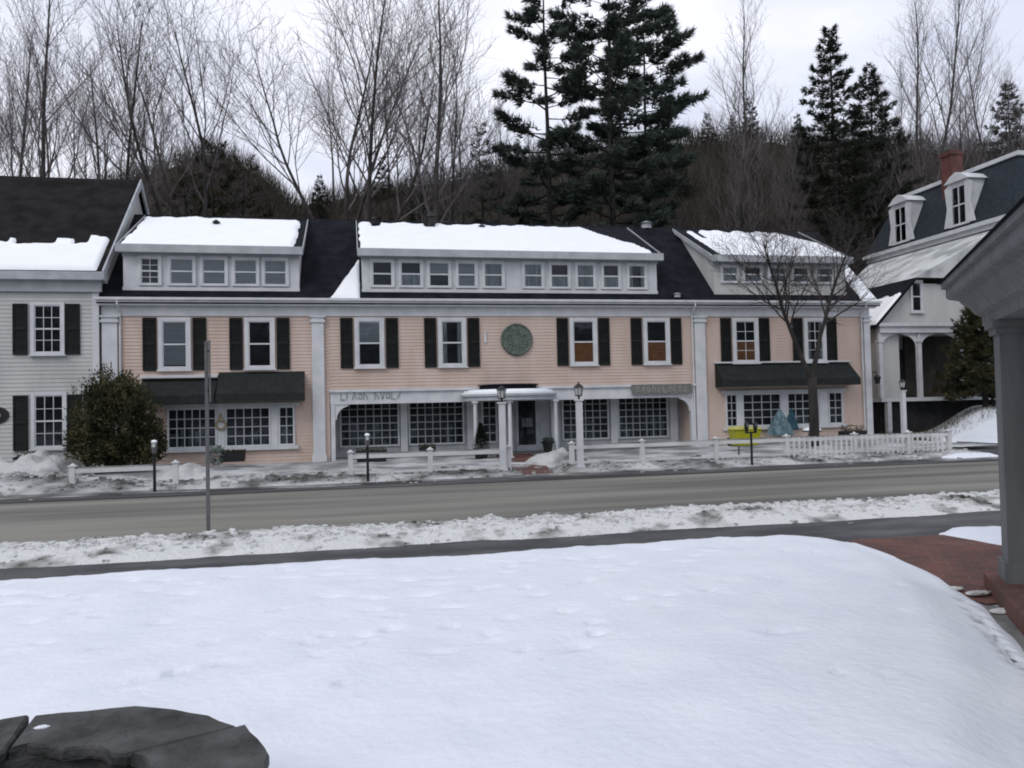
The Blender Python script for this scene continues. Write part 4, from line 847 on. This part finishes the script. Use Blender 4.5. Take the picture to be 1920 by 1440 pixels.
for c_, a, b_, h_, n in (((-7.0, -2.0, 1.3), 1.05, 1.0, 1.15, 9000), ((-7.7, -2.1, .95), .62, .7, .75, 3200), ((-6.2, -2.0, .95), .62, .7, .8, 3200), ((-6.75, -2.1, 2.3), .5, .55, .6, 2200), ((-7.4, -2.1, 2.15), .4, .45, .6, 1800)): leafball(q, c_, a, b_, h_, n, .10, rb)
for i in range(70):                       # upright shoots that break the outline
    g0 = rb.random() * 6.28; e_ = rb.random() ** .5; bx, by = -7.0 + 1.15 * e_ * math.cos(g0), -2.05 + .9 * e_ * math.sin(g0); bz = .9 + 1.7 * (1 - e_ * e_) ** .5; ln_ = rb.uniform(.35, .85)
    dx = Vector((math.cos(g0) * .35 * e_, math.sin(g0) * .35 * e_, 1)).normalized()
    for k in range(46): p = Vector((bx, by, bz)) + dx * ln_ * rb.random() + Vector((rb.gauss(0, .05), rb.gauss(0, .05), 0)); d = (dx + Vector((rb.uniform(-1, 1), rb.uniform(-1, 1), 0)) * .8).normalized() * .1; s2 = d.cross(Vector((rb.uniform(-1, 1), rb.uniform(-1, 1), rb.uniform(-1, 1)))).normalized() * .022; q.add([p - s2, p + s2, p + d], [(0, 1, 2)])
put('foliage', q, 'yew', r)
q = MB()
for i in range(26):
    g0 = rb.random() * 6.28; e = Vector((-7.0 + 1.0 * math.cos(g0) * rb.random(), -2 + .8 * math.sin(g0) * rb.random(), rb.uniform(2.2, 3.15))); b0 = Vector((-7.0 + rb.uniform(-.3, .3), -2 + rb.uniform(-.2, .2), .1)); q.tube([b0, (b0 + e) / 2 + Vector((rb.uniform(-.2, .2), 0, .1)), e], [.04, .02, .006], 4)
put('stems', q, 'bark_dark', r)

def bare_tree(seed, H, r0, clear=.3, spread=.5, up=.55, lim=14, dens=1.0, fork=1, twr=.008, lean=0, levels=3):
    """returns (trunk mesh, crown mesh): tapering wobbly limbs, recursive"""
    rr = random.Random(seed); T = MB(); Cw = MB()
    def grow(p, d, ln, rad, lev):
        n = (10, 7, 5, 4, 3)[lev]; pts = [p.copy()]; rs = [rad]; dd = d.normalized(); dirs = [dd.copy()]
        wob = (.05, .11, .15, .2, .2)[lev]
        for i in range(n):
            dd = (dd + Vector((rr.gauss(0, wob), rr.gauss(0, wob), rr.gauss(0, wob * .6) + (up * .16 if lev else 0)))).normalized()
            pts.append(pts[-1] + dd * ln / n); dirs.append(dd.copy()); rs.append(max(twr * .6, rad * (1 - .82 * (i + 1) / n) if lev else rad * (1 - .85 * (i + 1) / n) ** .9))
        (T if lev == 0 else Cw).tube(pts, rs, (8, 5, 4, 3, 3)[lev])
        if lev >= levels: return
        cnt = int((lim, 9, 7, 5)[lev] * dens * (1 if lev == 0 else min(1.5, .5 + ln / (H * .3))))
        for k in range(cnt):
            t = (clear + (1 - clear) * (k + rr.random()) / cnt) if lev == 0 else .15 + .85 * (k + rr.random()) / cnt
            t = min(.995, t); i = int(t * n); f = t * n - i; q_ = pts[i].lerp(pts[min(n, i + 1)], f); bd = dirs[min(n, i + 1)]; az = k * 2.4 + rr.uniform(-.7, .7)
            sd_ = Vector((math.cos(az), math.sin(az), 0)); sd_ = (sd_ - bd * sd_.dot(bd)); 
            if sd_.length < .05: continue
            sd_.normalize(); ang = spread * rr.uniform(.7, 1.35) * (1.15 if lev else (1.25 - .5 * t)); nd = bd * math.cos(ang) + sd_ * math.sin(ang)
            rloc = rs[i] * (1 - f) + rs[min(n, i + 1)] * f
            if lev == 0: l2 = H * rr.uniform(.26, .44) * (1.1 - .75 * (t - clear) / (1 - clear))
            else: l2 = ln * rr.uniform(.35, .6) * (1.1 - .6 * t)
            grow(q_, nd, max(.35, l2), max(twr, rloc * rr.uniform(.4, .6)), lev + 1)
    if fork == 1: grow(Vector((0, 0, -.3)), Vector((lean, 0, 1)), H, r0, 0)
    else:
        h0 = H * clear * .8; T.tube([Vector((0, 0, -.3)), Vector((.03, 0, h0 * .5)), Vector((0, 0, h0))], [r0 * 1.15, r0, r0 * .95], 9)
        for k in range(fork):
            g0 = k * 6.283 / fork + rr.uniform(-.4, .4) + .3; sp_ = spread * rr.uniform(.5, .8); grow(Vector((0, 0, h0 - .1)), Vector((math.cos(g0) * sp_, math.sin(g0) * sp_, 1)), (H - h0) * rr.uniform(.8, 1), r0 * .62, 0)
    return T, Cw
def tree_obj(name, loc, T, Cw, label, cat, mt='bark', mc='twig', group=None):
    r = root(name, (0, 0, 0), label, cat, group); put('trunk', T, mt, r, smooth=True); put('crown', Cw, mc, r); r.location = loc; return r
# street tree in front of the right bay
T, Cw = bare_tree(29, 8.5, .16, .36, .64, .45, 17, 1.1, fork=2, twr=.005)
tree_obj('street_tree', (15.6, -3.0, .1), T, Cw, 'bare dark street tree with forked trunk in front of the right shop bay', 'tree', 'bark_dark', 'twig_dark')
# bare hardwoods behind the roofs, six kinds copied
protos = []
for i, (sd_, H, r0, cl, sp_, up_, lim, fk) in enumerate([(1, 20, .17, .32, .5, .7, 16, 1), (2, 19, .19, .30, .55, .5, 15, 2), (3, 22, .16, .38, .42, .9, 18, 1), (4, 18, .2, .34, .5, .6, 13, 3), (5, 16, .12, .25, .5, .8, 15, 1), (6, 21, .2, .42, .6, .6, 14, 1), (7, 14, .09, .3, .45, .9, 14, 1)]):
    T, Cw = bare_tree(sd_, H, r0, cl, sp_, up_, lim, 1.0, fk, twr=.008); protos.append((tree_obj('bare_tree', (0, 0, 0), T, Cw, 'x', 'tree', group='bare trees on the wooded slope'), H))
BX = lambda px, Yd: None
def px_to_x(px, Yd, py=420):
    d = cam.matrix_world.to_3x3() @ Vector(((px - 960) / 1450, (720 - py) / 1450, -1)); return d.x * (Yd + 27.2) / d.y
used = set()
def plant(k, px, Yd, top, label, rz=0):
    """tree of kind k standing on the slope; top = height of its tip in metres above sea-level zero"""
    p, H = protos[k]; x = px_to_x(px, Yd); z = hill(x, Yd) - .2 if Yd >= 9 else 0
    s = (top - z) / H
    if k in used: dup(p, (x, Yd, z), rz, s, label)
    else: used.add(k); p.location = (x, Yd, z); p.scale = (s, s, s); p.rotation_euler = (0, 0, rz); p['label'] = label
def topz(px, py, Yd):
    d = cam.matrix_world.to_3x3() @ Vector(((px - 960) / 1450, (720 - py) / 1450, -1)); return 1.8 + d.z * (Yd + 27.2) / d.y
NAMED = [(0, 80, 14, -30, 'dark straight bare tree rising behind the ridge of the white house'), (2, 20, 18, 20, 'bare tree at the left edge of the picture behind the white house'), (4, 168, 15, 40, 'slim bare tree behind the right part of the white house roof'),
         (3, 345, 16, 30, 'broad many stemmed bare tree behind the leftmost dormer'), (1, 625, 20, -30, 'leaning forked bare tree behind the gap between the left and middle dormers'), (3, 683, 14, 10, 'dark forked bare tree with a low crotch behind the left end of the middle dormer'),
         (5, 800, 13, -20, 'dark single trunked bare tree directly behind the pipe vent of the middle dormer'), (6, 848, 18, 100, 'thin bare tree between the pipe vent tree and the small spruce'), (0, 1405, 26, 20, 'wide bare tree standing against open sky right of the tall pines'),
         (2, 1735, 24, -20, 'tall bare tree behind the red brick chimney'), (5, 1720, 30, 10, 'bare tree with upright limbs just left of the red brick chimney'), (2, 1880, 28, 60, 'bare tree at the right edge above the mansard roof'), (6, 1375, 16, 215, 'pale slim bare tree on the dark slope above the right dormer'),
         (4, 985, 22, 250, 'thin bare tree just left of the left tall pine'), (4, 240, 20, 60, 'bare tree behind the gable peak of the white house')]
for i, (k, px, Yd, py, lb) in enumerate(NAMED): plant(k, px, Yd, topz(px, py, Yd), lb, i * 1.3)
rt = random.Random(77); ORD = 'first second third fourth fifth sixth seventh eighth ninth tenth eleventh twelfth'.split()
REG = ((230, 'white house roof'), (560, 'leftmost dormer'), (950, 'left half of the middle dormer'), (1330, 'tall pines'), (1660, 'right dormer'), (9999, 'mansard house'))
def region(px): return next(i_ for i_, (m_, t_) in enumerate(REG) if px < m_)
spots = []
for lo_, hi_, n_t in ((-50, 225, 8), (235, 500, 8), (590, 940, 8), (960, 1310, 8), (1340, 1650, 8), (1680, 1950, 8)):
    for i in range(n_t): spots.append((lo_ + (hi_ - lo_) * (i + rt.uniform(.1, .9)) / n_t, rt.uniform(20, 44)))
cnt_ = {}
for px, Yd in sorted(spots):
    g_ = region(px); cnt_[g_] = cnt_.get(g_, 0) + 1
    base = 70 if px < 200 else 130 if px < 430 else 210 if px < 560 else 90 if px < 900 else 210 if px < 1330 else 190 if px < 1640 else 90
    plant(rt.choice((0, 1, 2, 4, 5, 6, 6, 4)), px, Yd, topz(px, base + rt.uniform(0, 170), Yd), '%s slender bare tree from the left behind the %s' % (ORD[cnt_[g_] - 1], REG[g_][1]), rt.uniform(0, 6.28))

def conifer(seed, H, r0, z0, rmax, nl, dens, tuft, gap=0.0, droop=.1, kind='pine', top=.04):
    rr = random.Random(seed); T = MB(); F = MB()
    T.tube([Vector((nz3(0, 0, t * 3 + seed) * .25 * t, nz3(0, 4, t * 3 + seed) * .25 * t, t * H)) for t in [i / 10 for i in range(11)]], [r0 * (1 - .93 * i / 10) for i in range(11)], 8)
    for i in range(nl):
        t = (i + rr.random()) / nl; z = z0 + (H - z0) * t
        if kind == 'pine':
            prof_ = (math.sin(math.pi * min(1, (t * .85 + .18))) ** .6) * rr.uniform(.55, 1.15)
            if rr.random() < gap: continue
        else: prof_ = (1 - t) ** .85 * rr.uniform(.75, 1.1) + top
        ln = rmax * prof_ + .15; az = i * 2.4 + rr.uniform(-.5, .5); up0 = rr.uniform(-.05, .3) - droop if kind == 'pine' else -.15 - .35 * (1 - t) + (.5 * t)
        p = Vector((0, 0, z)); d = Vector((math.cos(az), math.sin(az), up0)).normalized(); pts = [p.copy()]; n = 6
        for k in range(n):
            d = (d + Vector((rr.gauss(0, .08), rr.gauss(0, .08), .05 if kind == 'pine' else .07))).normalized(); pts.append(pts[-1] + d * ln / n)
        rb_ = max(.012, r0 * .28 * (1 - t) * ln / rmax + .012); T.tube(pts, [rb_ * (1 - .8 * k / n) for k in range(n + 1)], 4)
        m_ = int(dens * ln * 10)
        for k in range(m_):
            u = (.18 if kind != 'pine' else .38) + (.84 if kind != 'pine' else .64) * rr.random() ** .8; u = min(.999, u); ii = int(u * n); c0 = pts[ii].lerp(pts[ii + 1], u * n - ii)
            wdt = (.38 * ln * (1 - u) + .18) if kind != 'pine' else (.28 * ln * (1.15 - u) + .12)
            sd_ = Vector((-math.sin(az), math.cos(az), 0)); c0 = c0 + sd_ * rr.uniform(-1, 1) * wdt + Vector((0, 0, rr.uniform(-.12, .16)))
            for b_ in range(8):
                dd = (d * .6 + sd_ * rr.uniform(-1, 1) + Vector((rr.uniform(-.4, .4), rr.uniform(-.4, .4), rr.uniform(-.5, .7)))).normalized() * tuft * rr.uniform(.6, 1.3); s2 = dd.cross(Vector((rr.uniform(-1, 1), rr.uniform(-1, 1), rr.uniform(-1, 1)))).normalized() * tuft * .085
                F.add([c0 - s2, c0 + s2, c0 + dd], [(0, 1, 2)])
    return T, F
def con_obj(name, px, Yd, py_top, args, label, needle='needle', rz=0, z=None):
    x = px_to_x(px, Yd); zb = (hill(x, Yd) - .2 if Yd >= 9 else 0) if z is None else z; H = topz(px, py_top, Yd) - zb
    T, F = conifer(H=H, **args); r = root(name, (0, 0, 0), label, 'tree'); put('trunk', T, 'bark_dark', r, smooth=True); put('crown', F, needle, r); r.location = (x, Yd, zb); r.rotation_euler = (0, 0, rz); return r
con_obj('pine_tree', 1030, 16, -90, dict(seed=3, r0=.26, z0=7.8, rmax=3.2, nl=84, dens=2.6, tuft=.42, gap=.2), 'tall white pine with ragged limbs, left of the tall pair')
con_obj('pine_tree', 1150, 14, -160, dict(seed=5, r0=.30, z0=8.5, rmax=3.9, nl=112, dens=2.6, tuft=.42, gap=.2), 'tallest white pine with thick dark trunk, in the middle of the group of pines', rz=1)
con_obj('pine_tree', 1215, 17, -40, dict(seed=9, r0=.2, z0=9.5, rmax=3.5, nl=90, dens=2.6, tuft=.42, gap=.22), 'ragged white pine on the right of the tall group, reaching out over open sky', rz=2)
con_obj('spruce_tree', 905, 22, 232, dict(seed=12, r0=.14, z0=2.5, rmax=2.2, nl=40, dens=1.6, tuft=.3, kind='spruce'), 'small thin spruce standing left of the tall pines')
con_obj('spruce_tree', 1568, 22, 55, dict(seed=14, r0=.26, z0=3, rmax=4.6, nl=96, dens=2.4, tuft=.36, kind='spruce'), 'tall dark spruce with a pointed top above the right dormer', 'needle2')
con_obj('spruce_tree', 1640, 24, 130, dict(seed=15, r0=.22, z0=3, rmax=4.2, nl=84, dens=2.3, tuft=.36, kind='spruce'), 'shorter dark spruce right beside the tall pointed one', 'needle2')
con_obj('spruce_tree', 1900, 30, 160, dict(seed=16, r0=.2, z0=3, rmax=3.0, nl=60, dens=1.6, tuft=.36, kind='spruce'), 'narrow dark spruce at the right edge behind the mansard roof', 'needle2')
con_obj('evergreen_tree', 1835, .6, 548, dict(seed=18, r0=.14, z0=1.2, rmax=1.9, nl=90, dens=4.2, tuft=.22, kind='spruce'), 'dark evergreen tree just left of the pavilion post', 'yew', z=.8)
for i, (px, Yd, py, s_, lb) in enumerate([(400, 20, 265, 2.8, 'dark bushy cedar behind the left dormer, tallest of three'), (455, 22, 300, 2.9, 'dark bushy cedar right of the tallest cedar behind the left dormer'), (350, 24, 325, 2.4, 'low bushy cedar left of the tallest cedar behind the left dormer')]):
    con_obj('cedar_tree', px, Yd, py, dict(seed=30 + i, r0=.16, z0=.6, rmax=s_, nl=44, dens=1.3, tuft=.34, kind='spruce', top=.15), lb, 'yew')
# small evergreens dotted on the right slope
T, F = conifer(seed=41, H=6, r0=.1, z0=.6, rmax=1.5, nl=40, dens=2.2, tuft=.28, kind='spruce')
se = root('slope_evergreen', (0, 0, 0), 'small dark evergreen in the brush behind the middle dormer', 'tree', 'small evergreens on the slope'); put('trunk', T, 'bark_dark', se, smooth=True); put('crown', F, 'needle2', se)
first = True
evs = sorted((rt.uniform(580, 1000) if i % 4 == 0 else rt.uniform(1180, 1760), rt.uniform(22, 46)) for i in range(32)); cnt_ = {}
for px, Yd in evs:
    x = px_to_x(px, Yd); z = hill(x, Yd) - .2; s_ = rt.uniform(.4, .75); g_ = region(px); cnt_[g_] = cnt_.get(g_, 0) + 1
    lb = '%s small dark evergreen from the left behind the %s' % (ORD[min(11, cnt_[g_] - 1)], REG[g_][1])
    if cnt_[g_] > 12: continue
    if first: se.location = (x, Yd, z); se.scale = (s_,) * 3; se['label'] = lb; first = False
    else: dup(se, (x, Yd, z), rt.uniform(0, 6), s_, lb)
# brush: leafless undergrowth nobody could count
q = MB(); rq = random.Random(9)
for i in range(26000):
    Yd = 10 + 38 * rq.random() ** .8; px = rq.uniform(180, 1960); x = px_to_x(px, Yd); z = hill(x, Yd) - .1; h_ = rq.uniform(.8, 3.4) * (1.15 if px > 1000 else .85)
    b0 = Vector((x, Yd, z)); d = Vector((rq.gauss(0, .25), rq.gauss(0, .25), 1)).normalized()
    for k in range(3):
        s0 = b0 + d * h_ * k * .22; e = s0 + (d + Vector((rq.gauss(0, .35), rq.gauss(0, .35), .1))).normalized() * h_ * (.8 - .2 * k); sd_ = Vector((rq.uniform(-1, 1), rq.uniform(-1, 1), 0)).normalized() * rq.uniform(.012, .03)
        q.add([s0 - sd_, s0 + sd_, e], [(0, 1, 2)])
tag(put('undergrowth', q, mat('brown_brush', (.017, .014, .009), (.05, .042, .03), .25, .95)), 'dense leafless brown brush covering the wooded slope', 'brush', kind='stuff')
# low brush on the bank left of the porch of the mansard house
q = MB()
for i in range(2500):
    x = rq.uniform(21.3, 25.8); y = rq.uniform(-1.0, 2.6); z = mound(x, y); d = Vector((rq.gauss(0, .4), rq.gauss(0, .4), 1)).normalized() * rq.uniform(.1, .45); s2 = Vector((rq.uniform(-1, 1), rq.uniform(-1, 1), 0)) * .02; p = Vector((x, y, z)); q.add([p - s2, p + s2, p + d], [(0, 1, 2)])
tag(put('dry_grass', q, mat('olive_grass', (.03, .035, .012), (.08, .08, .035), 1, .9)), 'olive brown dry grass below the mansard house porch', 'grass', kind='stuff')

for i, (x, y, a, b, c, lb) in enumerate(((5.42, -20.95, .09, .05, .018, 'small pale ice lump on the brick edge nearest the lawn'), (5.5, -21.15, .13, .05, .022, 'larger tan crusted ice lump beside the pavilion post'), (5.3, -21.62, .12, .06, .02, 'ice lump lying below the pavilion floor edge'))):
    tag(put('ice_lump', MB().ball((x, y, .012 if i < 2 else -.015), a, b, c, 12, 8, .25, i), 'bank', None, None, True), lb, 'ice', 'ice lumps by the pavilion')
